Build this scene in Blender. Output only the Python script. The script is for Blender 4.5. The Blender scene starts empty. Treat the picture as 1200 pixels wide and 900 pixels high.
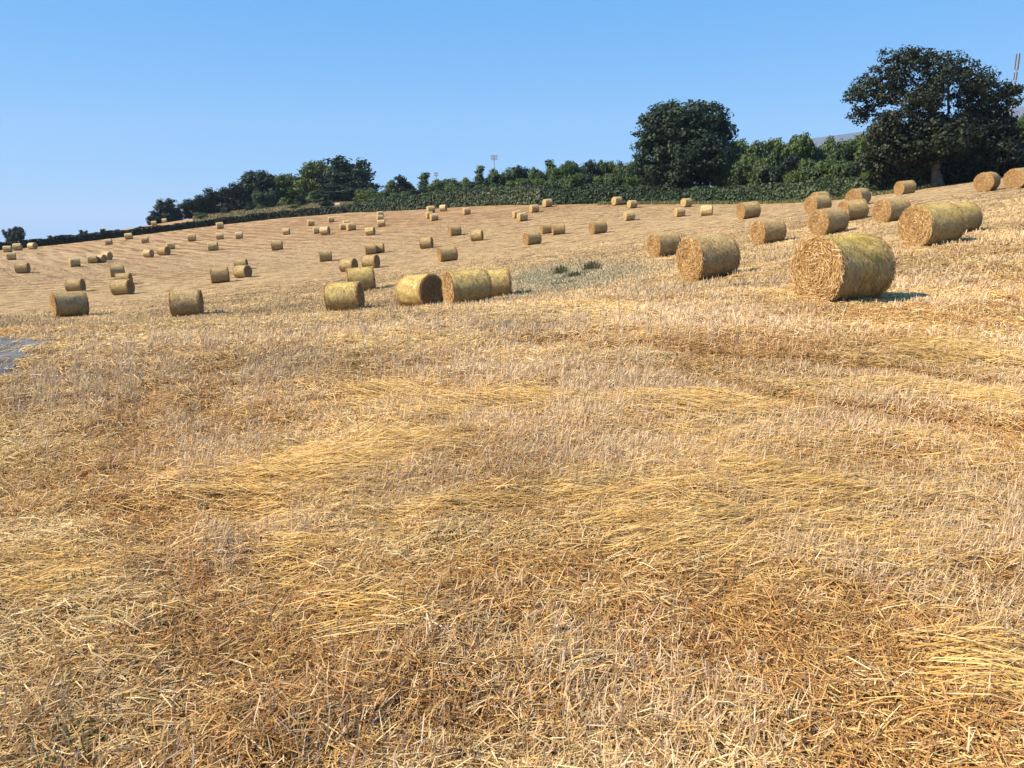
import bpy, math
import numpy as np

C = bpy.context.scene.collection
RNG = np.random.default_rng(11)
PI = math.pi

# ------------------------------------------------------------------ camera model (metres; photo measured at 1200 x 900)
F = 900.0; HOR = 250.0; CZ = 1.65
PITCH = math.atan((450 - HOR) / F)
CAM = np.array([0.0, 0.0, CZ])

def ray(px, py):
    a = (px - 600) / F; b = (450 - py) / F
    return np.array([a, math.cos(PITCH) + b * math.sin(PITCH), -math.sin(PITCH) + b * math.cos(PITCH)])

def at(px, py, t):
    return CAM + ray(px, py) * t

# ------------------------------------------------------------------ the bales as surveyed: x0, x1, top, base, heading, label
BALES = [
(4,15,288.5,296,None,"small straw bale, first one below the hedge at its lower end"),
(15.5,27,285.5,293.5,None,"small straw bale below the hedge, middle of three under the lone tree"),
(33.5,44,283.5,292,-12,"small pale straw bale below the hedge, third and rightmost under the lone tree"),
(9,18.5,296.5,304.5,None,"small straw bale alone just downhill of the three bales under the lone tree"),
(20,34.5,308,320,None,"straw bale nearest the left margin, downhill of the cluster under the lone tree"),
(82,94.5,302.5,312.5,38,"small straw bale turned aslant, standing alone left of the touching row of three"),
(103,115,299.5,308.5,None,"leftmost of three small straw bales almost touching in a row"),
(113,124.5,298.5,307.5,-12,"middle of three small straw bales almost touching in a row"),
(121,131,294.5,304.5,-16,"rightmost and highest of three small straw bales almost touching"),
(130.5,146,311.5,324,30,"straw bale just uphill of the two overlapping bales on the left slope"),
(138,154.5,319.5,334,10,"straw bale mostly hidden behind another, only its top showing, on the left slope"),
(133.5,156.5,326,345.5,-2,"front straw bale of the overlapping pair on the left slope, ends barely visible"),
(79.5,100,326.5,342.5,8,"straw bale seen side-on, directly uphill of the big left slope bale"),
(64,103,343.5,371.5,40,"large straw bale at lower left with its orange end turned towards the track"),
(202,238.5,339.5,370.5,14,"large straw bale seen square side-on, alone at the near edge of the left slope"),
(124,132,281,286.5,None,"tiny straw bale below the hedge, midway along its lower stretch"),
(147,156,273,280.5,None,"tiny straw bale closest under the hedge where the second field begins"),
(166,175,278,284.5,None,"tiny dark-sided straw bale just right of and below the one closest under the hedge"),
(220,230.5,274,282.5,None,"tiny straw bale below the hedge, leftmost of a spaced row of three"),
(168.5,180.5,291.5,301.5,-10,"straw bale standing left of the close pair on the mid left slope"),
(186,199,287.5,299,-14,"larger front straw bale of the close pair on the mid left slope"),
(195.5,205.5,284.5,292,None,"smaller rear straw bale of the close pair on the mid left slope"),
(244,256.5,282.5,293.5,14,"straw bale standing alone below the spaced row of three under the hedge"),
(254,262.5,261,268,None,"tiny straw bale hard up against the long hedge under the copse"),
(253.5,262.5,273,280.5,None,"tiny straw bale in the middle of the spaced row of three under the hedge"),
(276.5,285,271.5,279.5,None,"tiny pale straw bale ending the spaced row of three under the hedge"),
(331.5,340.5,267,275,6,"small straw bale alone on the bare brown slope between the row and the cluster"),
(360.5,369,257.5,264.5,None,"small dark straw bale, left one of two highest under the copse hedge"),
(385,392,254.5,260.5,None,"tiny dark straw bale, right one of two highest under the copse hedge"),
(409.5,418,241.5,247.5,None,"small pale straw bale on the field rim beside the end of the copse hedge"),
(367.5,376,265,273.5,None,"small straw bale tucked against a bigger pale one in the upper cluster"),
(375.5,387.5,265,275,-8,"bigger pale straw bale with a smaller one touching, in the upper cluster"),
(402,411,258,265.5,None,"small straw bale peeping over the dark bale of the upper cluster"),
(399.5,406,262,269,None,"small straw bale showing left of the dark bale of the upper cluster"),
(405.5,418,261,270,30,"dark straw bale at the front of a huddle of three in the upper cluster"),
(429,440,265,275.5,-8,"straw bale alone, right of the dark huddle and below the stacked-looking column"),
(318.5,332,280,293,14,"straw bale alone in the middle of the pale combed slope, casting a thin shadow"),
(374,389.5,294,306.5,20,"straw bale with its left end in view, just left of two dark-edged ones"),
(248.5,269,314,331.5,20,"straw bale left one of the pair above the square side-on bale"),
(277,289.5,304,316,8,"straw bale mostly hidden behind the dark-ended one of the left middle pair"),
(275.5,295,310.5,325.5,-20,"straw bale with its dark right end showing, right one of the left middle pair"),
(400.5,418,300.5,318.5,-16,"straw bale with a shaded right edge, left of its twin at mid field"),
(428,441,286,298,None,"straw bale forming the left half of the upper touching pair at mid field"),
(438.5,450,284.5,296.5,4,"straw bale forming the right half of the upper touching pair at mid field"),
(425.5,445,297,314.5,-16,"straw bale with a dark right edge, directly below the upper touching pair"),
(408.5,440.5,315.5,341,12,"large straw bale just behind the yellowish one at the near crest"),
(383,427.5,330,364.5,-2,"large yellowish straw bale at the near crest, left of the dark-ended one"),
(441.5,450,248,254,None,"tiny straw bale topmost of three in a vertical-looking column below the woodland"),
(441,450.5,253,259,None,"tiny straw bale in the middle of a vertical-looking column of three"),
(442.5,452.5,257.5,265.5,4,"small straw bale lowest of the vertical-looking column of three"),
(499.5,511,242,249.5,24,"small straw bale at the rear left of the trio near the woodland hedge"),
(499,508,248.5,256,None,"small straw bale half hidden in the trio near the woodland hedge"),
(503.5,514.5,250,258.5,None,"small straw bale at the front of the trio near the woodland hedge"),
(515,524.5,240,247.5,-14,"small straw bale with a lit side, right of the trio near the woodland hedge"),
(541.5,552.5,244,251.5,24,"small straw bale alone on the rim, right of the trio near the woodland hedge"),
(526,541,264.5,276,None,"straw bale with a thin shadow, left of two in the brown bowl"),
(552.5,566.5,269.5,282.5,-8,"straw bale with a lit side, right of two in the brown bowl"),
(492.5,508,278,291,-6,"straw bale standing alone between the brown bowl pair and the touching pair"),
(513.5,536.5,288,306.5,20,"straw bale with round orange end, standing alone above the dark-ended bale"),
(466.5,521,319.5,360,-40,"large yellow straw bale whose shaded brown right end faces the viewer"),
(522,575.5,313.5,357.5,22,"large yellow netted straw bale with another touching its right end"),
(567,594,313,348.5,4,"large greenish straw bale partly hidden behind the yellow netted one"),
(635.5,648,233,242.5,28,"straw bale highest of the three climbing the rim left of the round tree"),
(620,632,239.5,249,None,"straw bale in the middle of three climbing the rim left of the round tree"),
(606,618.5,248,259,26,"front straw bale of the overlapping pair lowest on the rim"),
(601,611,246,255.5,None,"straw bale half hidden behind the front one at the foot of the rim"),
(716.5,729.5,230,240.5,30,"straw bale on the rim left of the round tree, farther of two neighbours"),
(734.5,747,234.5,244,None,"straw bale on the rim left of the round tree, nearer of two neighbours"),
(730,744.5,247.5,258.5,None,"straw bale alone below the two rim neighbours left of the round tree"),
(690,712,257.5,274,24,"straw bale with another hidden close behind its left end at mid field"),
(633,648,261.5,273.5,None,"straw bale left one of two side by side at mid field"),
(647,662.5,262.5,275,6,"straw bale seen side-on, right one of two side by side at mid field"),
(614,634,271,287,26,"straw bale with orange end, nearest of three left of the weedy hollow"),
(797,811.5,232,242.5,30,"straw bale closest to the hedge under the round tree"),
(789.5,803,243.5,254,14,"small straw bale just below the one closest under the round tree"),
(819.5,837,242.5,253,-18,"pale straw bale with a sunlit side, right of the two under the round tree"),
(761,797,271,300.5,24,"large straw bale just behind the left of the big near pair on the crest"),
(864.5,890,235.5,256.5,None,"straw bale alone by the hedge between the round tree and the big oak"),
(882,919.5,256.5,285,None,"straw bale alone halfway between the hedge and the nearest bale"),
(797,865,275.5,326.5,24,"second nearest straw bale, its coarse orange end lit beside the pale wrap"),
(949,973,224,240.5,None,"straw bale at the top of the right hand cluster, only its crown showing"),
(944.5,972.5,229.5,250,None,"straw bale with lit spiral end at the upper left of the right hand cluster"),
(950,992,244,274.5,26,"largest straw bale of the right hand cluster, its left end in view"),
(983,1015,233.5,258,None,"straw bale tucked behind the largest of the right hand cluster"),
(992,1019.5,222,241,40,"straw bale farthest back and rightmost in the right hand cluster"),
(1026,1063.5,230.5,259.5,None,"straw bale standing clear of the right hand cluster, on the oak side"),
(1048.5,1072.5,213.5,228,18,"straw bale alone in front of the pale trunk of the big oak"),
(1056.5,1125,242,288,None,"large yellow straw bale on the right slope with a second one close behind"),
(1104,1135,234,275,None,"straw bale mostly hidden behind the large yellow one on the right slope"),
(1142,1170,204.5,224,42,"straw bale seen end-on beneath the right side of the big oak"),
(1178,1206,198.5,221,40,"straw bale cut off by the edge, beneath the end of the big oak"),
(926,1041,275,353,26,"nearest and biggest straw bale, with mossy yellow wrap and frayed orange end"),
]

# ------------------------------------------------------------------ small helpers
def value_noise(x, y, s, seed=0):
    x = np.asarray(x, float) / s; y = np.asarray(y, float) / s
    xi = np.floor(x).astype(np.int64); yi = np.floor(y).astype(np.int64)
    fx = x - xi; fy = y - yi
    fx = fx * fx * (3 - 2 * fx); fy = fy * fy * (3 - 2 * fy)
    def h(i, j):
        n = (i * 374761393 + j * 668265263 + seed * 144665) & 0x7fffffff
        n = ((n ^ (n >> 13)) * 1274126177) & 0x7fffffff
        n = n ^ (n >> 16)
        return (n & 0xffff) / 65535.0
    return (h(xi, yi) * (1 - fx) + h(xi + 1, yi) * fx) * (1 - fy) + (h(xi, yi + 1) * (1 - fx) + h(xi + 1, yi + 1) * fx) * fy

def fbm(x, y, s, seed=0, octaves=3):
    v = 0.0; a = 0.5; tot = 0.0
    for k in range(octaves):
        v = v + a * value_noise(x, y, s / 2 ** k, seed + 17 * k); tot += a; a *= 0.5
    return v / tot

def mesh_np(name, verts, faces, k, mats, parent=None, smooth=False, tint=None, mat_index=None):
    """verts (n,3); faces (m,k) of one size k, or list of such arrays"""
    me = bpy.data.meshes.new(name)
    fl = faces if isinstance(faces, list) else [faces]
    fl = [np.asarray(f, np.int32) for f in fl if len(f)]
    loops = np.concatenate([f.ravel() for f in fl]).astype(np.int32)
    tot = np.concatenate([np.full(len(f), f.shape[1], np.int32) for f in fl])
    start = np.concatenate([[0], np.cumsum(tot)[:-1]]).astype(np.int32)
    me.vertices.add(len(verts)); me.vertices.foreach_set('co', np.ascontiguousarray(verts, np.float32).ravel())
    me.loops.add(len(loops)); me.loops.foreach_set('vertex_index', loops)
    me.polygons.add(len(tot)); me.polygons.foreach_set('loop_start', start)
    me.polygons.foreach_set('use_smooth', np.full(len(tot), bool(smooth)))
    for m in mats: me.materials.append(m)
    if mat_index is not None: me.polygons.foreach_set('material_index', np.asarray(mat_index, np.int32))
    if tint is not None:
        a = me.attributes.new('tint', 'FLOAT_VECTOR', 'FACE' if len(tint) == len(tot) else 'POINT')
        a.data.foreach_set('vector', np.ascontiguousarray(tint, np.float32).ravel())
    me.update(calc_edges=True)
    o = bpy.data.objects.new(name, me); C.objects.link(o)
    if parent is not None: o.parent = parent
    return o

def empty(name, loc):
    o = bpy.data.objects.new(name, None); C.objects.link(o)
    o.location = [float(v) for v in loc]; o.empty_display_size = 0.3
    return o

def tag(o, label=None, cat=None, group=None, kind=None):
    if label: o['label'] = label
    if cat: o['category'] = cat
    if group: o['group'] = group
    if kind: o['kind'] = kind
    return o

def unit(v):
    return v / np.maximum(np.linalg.norm(v, axis=-1, keepdims=True), 1e-9)

def ribbons(p, d, L, W, arch, nrm, fold=True):
    """straw-like strips from p along d; returns verts and quad faces (two quads each, or one when fold is False)"""
    n = len(p); L = L[:, None]; W = W[:, None]
    s = unit(np.cross(d, nrm))
    up = unit(np.cross(s, d))
    if fold:
        rows = [(0.0, 1.0), (0.5, 1.0), (1.0, 0.55)]
    else:
        rows = [(0.0, 1.0), (1.0, 0.6)]
    vs = []
    for t, w in rows:
        c = p + d * L * t + up * (arch[:, None] * (4 * t * (1 - t)))
        vs += [c - s * W * 0.5 * w, c + s * W * 0.5 * w]
    k = len(vs)
    V = np.stack(vs, 1).reshape(-1, 3)
    b = (np.arange(n) * k)[:, None]
    f = [b + np.array([0, 1, 3, 2])]
    if fold: f.append(b + np.array([2, 3, 5, 4]))
    Fc = np.stack(f, 1).reshape(-1, 4)
    return V, Fc, (2 if fold else 1)

def leaf_quads(p, nrm, size):
    n = len(p)
    a = unit(np.cross(nrm, unit(RNG.normal(size=(n, 3)))))
    b = unit(np.cross(nrm, a))
    sz = size[:, None]
    k = 0.62
    V = np.stack([p - a * sz, p - b * sz * k + nrm * sz * 0.12, p + a * sz, p + b * sz * k + nrm * sz * 0.12], 1).reshape(-1, 3)
    Fc = (np.arange(n) * 4)[:, None] + np.array([0, 1, 2, 3])
    return V, Fc

def tube(points, radii, sides=8):
    P = np.asarray(points, float); n = len(P)
    V = []; Fc = []
    for i in range(n):
        t = P[min(i + 1, n - 1)] - P[max(i - 1, 0)]
        t = t / np.linalg.norm(t)
        ref = np.array([0, 1.0, 0]) if abs(t[1]) < 0.8 else np.array([1.0, 0, 0])
        u = np.cross(t, ref); u /= np.linalg.norm(u); w = np.cross(t, u)
        for k in range(sides):
            a = 2 * PI * k / sides
            V.append(P[i] + (u * math.cos(a) + w * math.sin(a)) * radii[i])
    for i in range(n - 1):
        for k in range(sides):
            k2 = (k + 1) % sides
            Fc.append([i * sides + k, i * sides + k2, (i + 1) * sides + k2, (i + 1) * sides + k])
    return np.array(V), np.array(Fc)

def box(x0, x1, y0, y1, z0, z1):
    V = np.array([[x, y, z] for z in (z0, z1) for y in (y0, y1) for x in (x0, x1)], float)
    Fc = np.array([[0, 2, 3, 1], [4, 5, 7, 6], [0, 1, 5, 4], [2, 6, 7, 3], [0, 4, 6, 2], [1, 3, 7, 5]])
    return V, Fc

def join(parts):
    V = []; Fc = []; n = 0
    for v, f in parts:
        V.append(v); Fc.append(f + n); n += len(v)
    return np.concatenate(V), np.concatenate(Fc)

# ------------------------------------------------------------------ materials
def new_mat(name):
    m = bpy.data.materials.new(name); m.use_nodes = True
    nt = m.node_tree; nt.nodes.clear()
    out = nt.nodes.new('ShaderNodeOutputMaterial')
    b = nt.nodes.new('ShaderNodeBsdfPrincipled'); nt.links.new(b.outputs[0], out.inputs[0])
    return m, nt, b, out

def N(nt, t, **kw):
    n = nt.nodes.new(t)
    for k, v in kw.items():
        if k in n.inputs.keys() if isinstance(k, str) else False: n.inputs[k].default_value = v
        else: setattr(n, k, v)
    return n

def ramp(nt, src, stops):
    r = nt.nodes.new('ShaderNodeValToRGB')
    e = r.color_ramp.elements
    while len(e) < len(stops): e.new(0.5)
    for i, (p, c) in enumerate(stops):
        e[i].position = p; e[i].color = (*c, 1)
    nt.links.new(src, r.inputs[0])
    return r.outputs[0]

def noise(nt, vec, scale, detail=4, rough=0.55, dist=0.0):
    n = nt.nodes.new('ShaderNodeTexNoise')
    n.inputs['Scale'].default_value = scale; n.inputs['Detail'].default_value = detail
    n.inputs['Roughness'].default_value = rough; n.inputs['Distortion'].default_value = dist
    if vec is not None: nt.links.new(vec, n.inputs['Vector'])
    return n.outputs['Fac']

def mapping(nt, vec, scale=(1, 1, 1), rot=(0, 0, 0)):
    m = nt.nodes.new('ShaderNodeMapping')
    m.inputs['Scale'].default_value = scale; m.inputs['Rotation'].default_value = rot
    nt.links.new(vec, m.inputs['Vector'])
    return m.outputs[0]

def mix(nt, fac, a, b, mode='MIX'):
    m = nt.nodes.new('ShaderNodeMix'); m.data_type = 'RGBA'; m.blend_type = mode
    for s, v in ((m.inputs[0], fac), (m.inputs[6], a), (m.inputs[7], b)):
        if hasattr(v, 'is_output'): nt.links.new(v, s)
        elif isinstance(v, (int, float)): s.default_value = v
        else: s.default_value = (*v, 1)
    return m.outputs[2]

def attr(nt, name):
    a = nt.nodes.new('ShaderNodeAttribute'); a.attribute_name = name
    return a

def bump(nt, h, strength, dist, bsdf):
    b = nt.nodes.new('ShaderNodeBump'); b.inputs['Strength'].default_value = strength; b.inputs['Distance'].default_value = dist
    nt.links.new(h, b.inputs['Height']); nt.links.new(b.outputs[0], bsdf.inputs['Normal'])

def tinted(name, rough, spec, transl):
    """colour comes from the per-face tint of every straw or leaf"""
    m, nt, b, out = new_mat(name)
    a = attr(nt, 'tint')
    nt.links.new(a.outputs['Vector'], b.inputs['Base Color'])
    b.inputs['Roughness'].default_value = rough; b.inputs['Specular IOR Level'].default_value = spec
    if transl > 0:
        t = nt.nodes.new('ShaderNodeBsdfTranslucent'); nt.links.new(a.outputs['Vector'], t.inputs[0])
        ms = nt.nodes.new('ShaderNodeMixShader'); ms.inputs[0].default_value = transl
        nt.links.new(b.outputs[0], ms.inputs[1]); nt.links.new(t.outputs[0], ms.inputs[2])
        nt.links.new(ms.outputs[0], out.inputs[0])
    return m

M_straw = tinted('straw', 0.55, 0.22, 0.32)
M_leaf = tinted('leaf', 0.55, 0.3, 0.22)

def simple(name, col, rough=0.7, spec=0.3, scale=None, col2=None, metallic=0.0):
    m, nt, b, out = new_mat(name)
    b.inputs['Roughness'].default_value = rough; b.inputs['Specular IOR Level'].default_value = spec
    b.inputs['Metallic'].default_value = metallic
    if scale:
        tc = nt.nodes.new('ShaderNodeTexCoord')
        f = noise(nt, tc.outputs['Object'], scale, 6)
        nt.links.new(ramp(nt, f, [(0.3, col), (0.7, col2)]), b.inputs['Base Color'])
        bump(nt, f, 0.6, 0.03, b)
    else:
        b.inputs['Base Color'].default_value = (*col, 1)
    return m

M_bark = simple('bark', (0.055, 0.045, 0.035), 0.9, 0.1, 3.0, (0.16, 0.14, 0.12))
M_bark_pale = simple('bark_pale', (0.07, 0.06, 0.05), 0.9, 0.1, 2.5, (0.19, 0.17, 0.145))
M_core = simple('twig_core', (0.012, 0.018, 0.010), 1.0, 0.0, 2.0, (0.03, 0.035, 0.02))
M_steel = simple('galvanised_steel', (0.24, 0.25, 0.27), 0.5, 0.4, 6.0, (0.32, 0.33, 0.35), 0.3)
M_lamp = simple('lamp_housing', (0.30, 0.32, 0.34), 0.45, 0.5)
M_panel = simple('antenna_panel', (0.13, 0.135, 0.15), 0.5, 0.3)
M_track = simple('track_surface', (0.065, 0.066, 0.070), 0.85, 0.12, 2.5, (0.16, 0.158, 0.16))

# ------------------------------------------------------------------ terrain: a smooth surface through surveyed points
BD = 1.2
HEDGE_LINE = [(-80,300,160),(0,291,158),(60,285,160),(150,274,165),(250,265.5,170),(330,257,172),(400,248.5,168),(440,243,162),(500,243,152),(560,242.5,142),(600,240,134),(660,234,124),(740,237,118),(800,238,114),(860,238,108),(920,237,100),(960,236,94),(1020,229,88),(1060,225,86),(1100,218.5,85),(1150,211,84),(1200,205,82),(1300,192,80)]
RIDGE = [(-80,298,200),(60,283,205),(130,269.5,208),(180,261,212),(230,252.5,216),(262,245,219),(304,238.5,223),(330,236.5,226),(400,235.5,226),(470,235,212),(560,236,205),(660,230,190),(760,232,180),(860,230,170),(960,228,160),(1060,214,150),(1150,200,145),(1250,185,140)]

est = []
for x0, x1, y0, y1, th, lab in BALES:
    x = (x0 + x1) / 2
    al = math.radians(22 if th is None else th) + math.atan((x - 600) / F)
    ws = 1.25 * abs(math.cos(al)) + 1.1 * abs(math.sin(al))
    est.append(math.sqrt(BD * F * 1.02 / (y1 - y0) * ws * F / (x1 - x0)))

def _survey():
    X = []; S = []
    for (x0, x1, y0, y1, th, lab), t in zip(BALES, est):
        q = at((x0 + x1) / 2, y1, t); X.append(q)
        sg = 0.07 * abs(q[2] - CZ) + 0.0025 * t
        if 'hidden' in lab or 'peep' in lab or 'showing' in lab: sg *= 4
        S.append(sg)
    for c in HEDGE_LINE: X.append(at(*c)); S.append(0.25)
    for c in RIDGE: X.append(at(*c)); S.append(0.15)
    for px in (-300, 0, 300, 600, 900, 1200, 1500):
        for t in (1.2, 2, 3.5, 6, 9):
            x = (px - 600) / F * t
            X.append(np.array([x, t * 0.976, 0.02 * x if x < 0 else 0.008 * x])); S.append(0.02 + 0.004 * t)
    return np.array(X), np.array(S)

def _feat(x, y):
    return np.stack([np.arctan2(x, y) / 0.34, np.log(np.maximum(np.hypot(x, y), 0.5)) / 0.5], -1)

def _K(a, b):
    d2 = ((a[:, None, :] - b[None, :, :]) ** 2).sum(-1)
    return 9.0 * np.exp(-0.5 * d2)

_X, _S = _survey()
_f = _feat(_X[:, 0], _X[:, 1])
_w = np.linalg.solve(_K(_f, _f) + np.diag(_S ** 2), _X[:, 2])
_PH = np.linspace(-0.80, 0.80, 241); _LR = np.linspace(math.log(0.6), math.log(260), 321)
_gp, _gr = np.meshgrid(_PH, _LR, indexing='ij')
_G = np.zeros(_gp.size)
_ff = np.stack([_gp.ravel() / 0.34, _gr.ravel() / 0.5], -1)
for s in range(0, _gp.size, 8000): _G[s:s + 8000] = _K(_ff[s:s + 8000], _f) @ _w
_G = _G.reshape(_gp.shape)

def smooth01(a, b, x):
    t = np.clip((x - a) / (b - a), 0, 1); return t * t * (3 - 2 * t)

def base_height(x, y):
    x = np.asarray(x, float); y = np.asarray(y, float)
    ph = np.clip(np.arctan2(x, y), -0.7999, 0.7999); r = np.hypot(x, y); lr = np.log(np.clip(r, 0.61, 259))
    a = (ph - _PH[0]) / (_PH[1] - _PH[0]); b = (lr - _LR[0]) / (_LR[1] - _LR[0])
    i = np.clip(a.astype(int), 0, len(_PH) - 2); j = np.clip(b.astype(int), 0, len(_LR) - 2)
    fa = a - i; fb = b - j
    z = (_G[i, j] * (1 - fa) + _G[i + 1, j] * fa) * (1 - fb) + (_G[i, j + 1] * (1 - fa) + _G[i + 1, j + 1] * fa) * fb
    k = smooth01(200, 420, r)                      # beyond the ridge the land drops away
    return z * (1 - k) + (-0.040 * r) * k

# patches of differing straw: photo ellipse -> world ellipse on the ground (kind, strength)
def ground_hit(px, py, t0=1.5, t1=260.0):
    ts = np.geomspace(t0, t1, 1500); P = CAM + ts[:, None] * ray(px, py)
    h = P[:, 2] - base_height(P[:, 0], P[:, 1]); k = int(np.argmax(h < 0)) if (h < 0).any() else len(ts) - 1
    return P[k]

PATCHES = []
def patch(px, py, rx, ry, kind, s=1.0, t0=1.5, tilt=0.0):
    c = ground_hit(px, py, t0)
    n = ground_hit(px, py + ry, t0); f = ground_hit(px, py - ry, t0)
    rr = min(max(np.hypot(*(f - n)[:2]) / 2, 0.15), np.hypot(*c[:2]) * 0.4)
    lr = rx / F * np.hypot(*c[:2])
    a = math.atan2(c[0], c[1]) + tilt
    PATCHES.append((c[0], c[1], math.sin(a), math.cos(a), rr, lr, kind, s))
GREY, GOLD, BROWN, PALE, DARK = range(5)
# pale standing stubble
for p in [(690,520,120,42),(560,430,110,16),(760,450,90,10),(230,520,70,40),(330,430,60,30),(150,430,90,30),(560,560,50,14),
          (860,510,80,18),(1150,620,70,40),(890,615,60,20),(1050,470,70,20),(250,640,60,35),(470,560,60,30),(340,610,70,30),(700,380,200,16),(300,395,120,14),(450,385,150,10),(1000,440,80,12),(960,500,60,12)]:
    patch(*p, GREY, 1.35)
# lodged golden straw
for p in [(600,470,110,16),(430,470,60,14),(470,520,60,12),(690,590,110,16),(800,640,130,34),(850,620,90,24),(1000,620,180,30),(1080,460,120,18),(1130,420,100,16),(560,600,110,14),(820,480,120,14),(380,540,70,20),(960,570,80,20),(1150,790,60,40),(300,560,60,20),(520,480,60,12),(1110,590,60,20),(60,690,70,40),(250,420,50,8),(420,720,70,34),(330,660,40,20)]:
    patch(*p, GOLD, 0.62)
# brown, chopped and trampled
for p in [(1030,540,110,24),(1000,490,70,10),(600,605,90,12),(520,690,110,34),(160,520,60,18),(180,600,90,20),(330,790,120,60),(870,730,160,60),(900,400,200,14),(1120,380,120,12),(380,450,60,8),(1000,760,120,60),(1150,500,70,12),(60,385,90,9),(60,379,70,6),(230,690,40,30),(300,860,60,40),(250,770,110,50),(150,560,80,30),(700,680,90,20),(480,800,120,50),(1180,680,50,20)]:
    patch(*p, BROWN, 1.7 if p[:2] in ((1030,540),(600,605),(1000,490)) else 1.25)
# bleached heaps of loose straw
for p in [(120,720,120,40),(60,640,80,20),(120,400,90,10),(330,375,200,8),(180,830,120,40),(600,370,160,8)]:
    patch(*p, PALE, 1.35)
# far field: brown combed bands and pale left-behind straw
for p in [(200,325,130,10),(330,340,120,9),(560,256,110,9),(660,245,90,7),(60,330,60,8),(450,260,90,9),(345,264,70,8)]:
    patch(*p, BROWN, 0.8, 25)
for p in [(360,298,90,7),(250,305,70,6),(120,355,110,9),(60,302,60,5),(580,300,90,6),(760,262,130,7),(690,330,80,12),(420,288,50,4)]:
    patch(*p, PALE, 0.8, 22)

# wheelings pressed into the stubble, as polylines on the ground (photo pixels -> ground points)
WHEEL = [[(780,436),(830,446),(960,478),(1080,494),(1230,514)], [(620,398),(700,405),(950,425),(1230,458)], [(345,905),(290,800),(215,690),(165,590),(150,500),(190,430)], [(520,905),(430,790),(330,670),(262,560),(240,470),(262,425)]]
WHEEL = [np.array([ground_hit(*q_)[:2] for q_ in l_]) for l_ in WHEEL]
def rut(x, y):
    best = np.full(np.shape(x), 9.0)
    for l_ in WHEEL:
        for a_, b_ in zip(l_[:-1], l_[1:]):
            ab = b_ - a_; tt_ = np.clip(((x - a_[0]) * ab[0] + (y - a_[1]) * ab[1]) / (ab @ ab), 0, 1)
            best = np.minimum(best, np.hypot(x - a_[0] - tt_ * ab[0], y - a_[1] - tt_ * ab[1]))
    return np.exp(-(best / 0.20) ** 2) * (0.35 + 0.65 * smooth01(0.35, 0.6, value_noise(x, y, 1.7, 401)))

def zones(x, y):
    """weights of the five straw kinds at points, broken up by noise"""
    x = np.asarray(x, float); y = np.asarray(y, float)
    wob = fbm(x, y, 0.9, 5) - 0.5; wob2 = fbm(x, y, 0.9, 9) - 0.5
    r = np.hypot(x, y); k = 0.28 * np.minimum(r / 8.0, 3)
    xx = x + wob * k * 2.4; yy = y + wob2 * k * 3.2
    Z = np.zeros((5,) + x.shape)
    for cx, cy, sx, sy, rr, lr, kind, s in PATCHES:
        dx = xx - cx; dy = yy - cy
        u = (dx * sx + dy * sy) / rr; v = (dx * sy - dy * sx) / lr
        Z[kind] = np.maximum(Z[kind], s * np.exp(-1.1 * (u * u + v * v)))
    sc = np.clip(r / 10, 0.5, 4)
    Z[GREY] += 0.55 * smooth01(0.50, 0.68, fbm(x, y, 1.3, 21)); Z[GOLD] += 0.32 * smooth01(0.52, 0.70, fbm(x, y, 1.5, 33))
    Z[BROWN] += 0.6 * smooth01(0.48, 0.66, fbm(x, y, 1.1, 47)); Z[PALE] += 0.5 * smooth01(0.52, 0.72, fbm(x, y, 0.8, 59))
    Z[BROWN] += 1.1 * rut(x, y)
    return Z

def micro(x, y):
    """lumps of straw and ruts, fading with distance"""
    r = np.hypot(x, y)
    k = 1 - smooth01(30, 70, r)
    Z = (fbm(x, y, 1.1, 71) - 0.5) * 0.15 + (fbm(x, y, 0.38, 83) - 0.5) * 0.10
    return Z * k * smooth01(0.6, 2.0, r) - 0.045 * rut(x, y)

def height(x, y):
    return base_height(x, y) + micro(x, y)

def normal_at(x, y, e=0.4):
    zx = (base_height(x + e, y) - base_height(x - e, y)) / (2 * e); zy = (base_height(x, y + e) - base_height(x, y - e)) / (2 * e)
    n = np.array([-zx, -zy, 1.0]); return n / np.linalg.norm(n)

# ground sheet: rings round the viewpoint out to the horizon
phs = np.concatenate([np.linspace(-0.78, 0.78, 620), np.linspace(0.78, 2 * PI - 0.78, 42)[1:-1]])
rs = np.concatenate([[0.02, 0.3], np.geomspace(0.7, 260, 520), np.geomspace(275, 6400, 40)])
ph, rr_ = np.meshgrid(phs, rs, indexing='ij')
gx = np.sin(ph) * rr_; gy = np.cos(ph) * rr_
gz = height(gx, gy)
nP, nR = gx.shape
GV = np.stack([gx, gy, gz], -1).reshape(-1, 3)
ii, jj = np.meshgrid(np.arange(nP), np.arange(nR - 1), indexing='ij'); i2 = (ii + 1) % nP
GF = np.stack([ii * nR + jj, ii * nR + jj + 1, i2 * nR + jj + 1, i2 * nR + jj], -1).reshape(-1, 4)
Zg = zones(GV[:, 0], GV[:, 1])
zt = np.stack([np.clip(Zg[BROWN] - 0.6 * Zg[PALE], 0, 1), np.clip(Zg[PALE] + 0.6 * Zg[GREY], 0, 1), np.clip(Zg[GOLD], 0, 1)], -1)
m, nt, b, out = new_mat('field_ground')
tc = nt.nodes.new('ShaderNodeTexCoord'); P = tc.outputs['Object']
a = attr(nt, 'tint'); sep = nt.nodes.new('ShaderNodeSeparateXYZ'); nt.links.new(a.outputs['Vector'], sep.inputs[0])
warp = nt.nodes.new('ShaderNodeTexNoise'); warp.inputs['Scale'].default_value = 0.03; nt.links.new(P, warp.inputs['Vector'])
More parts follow.
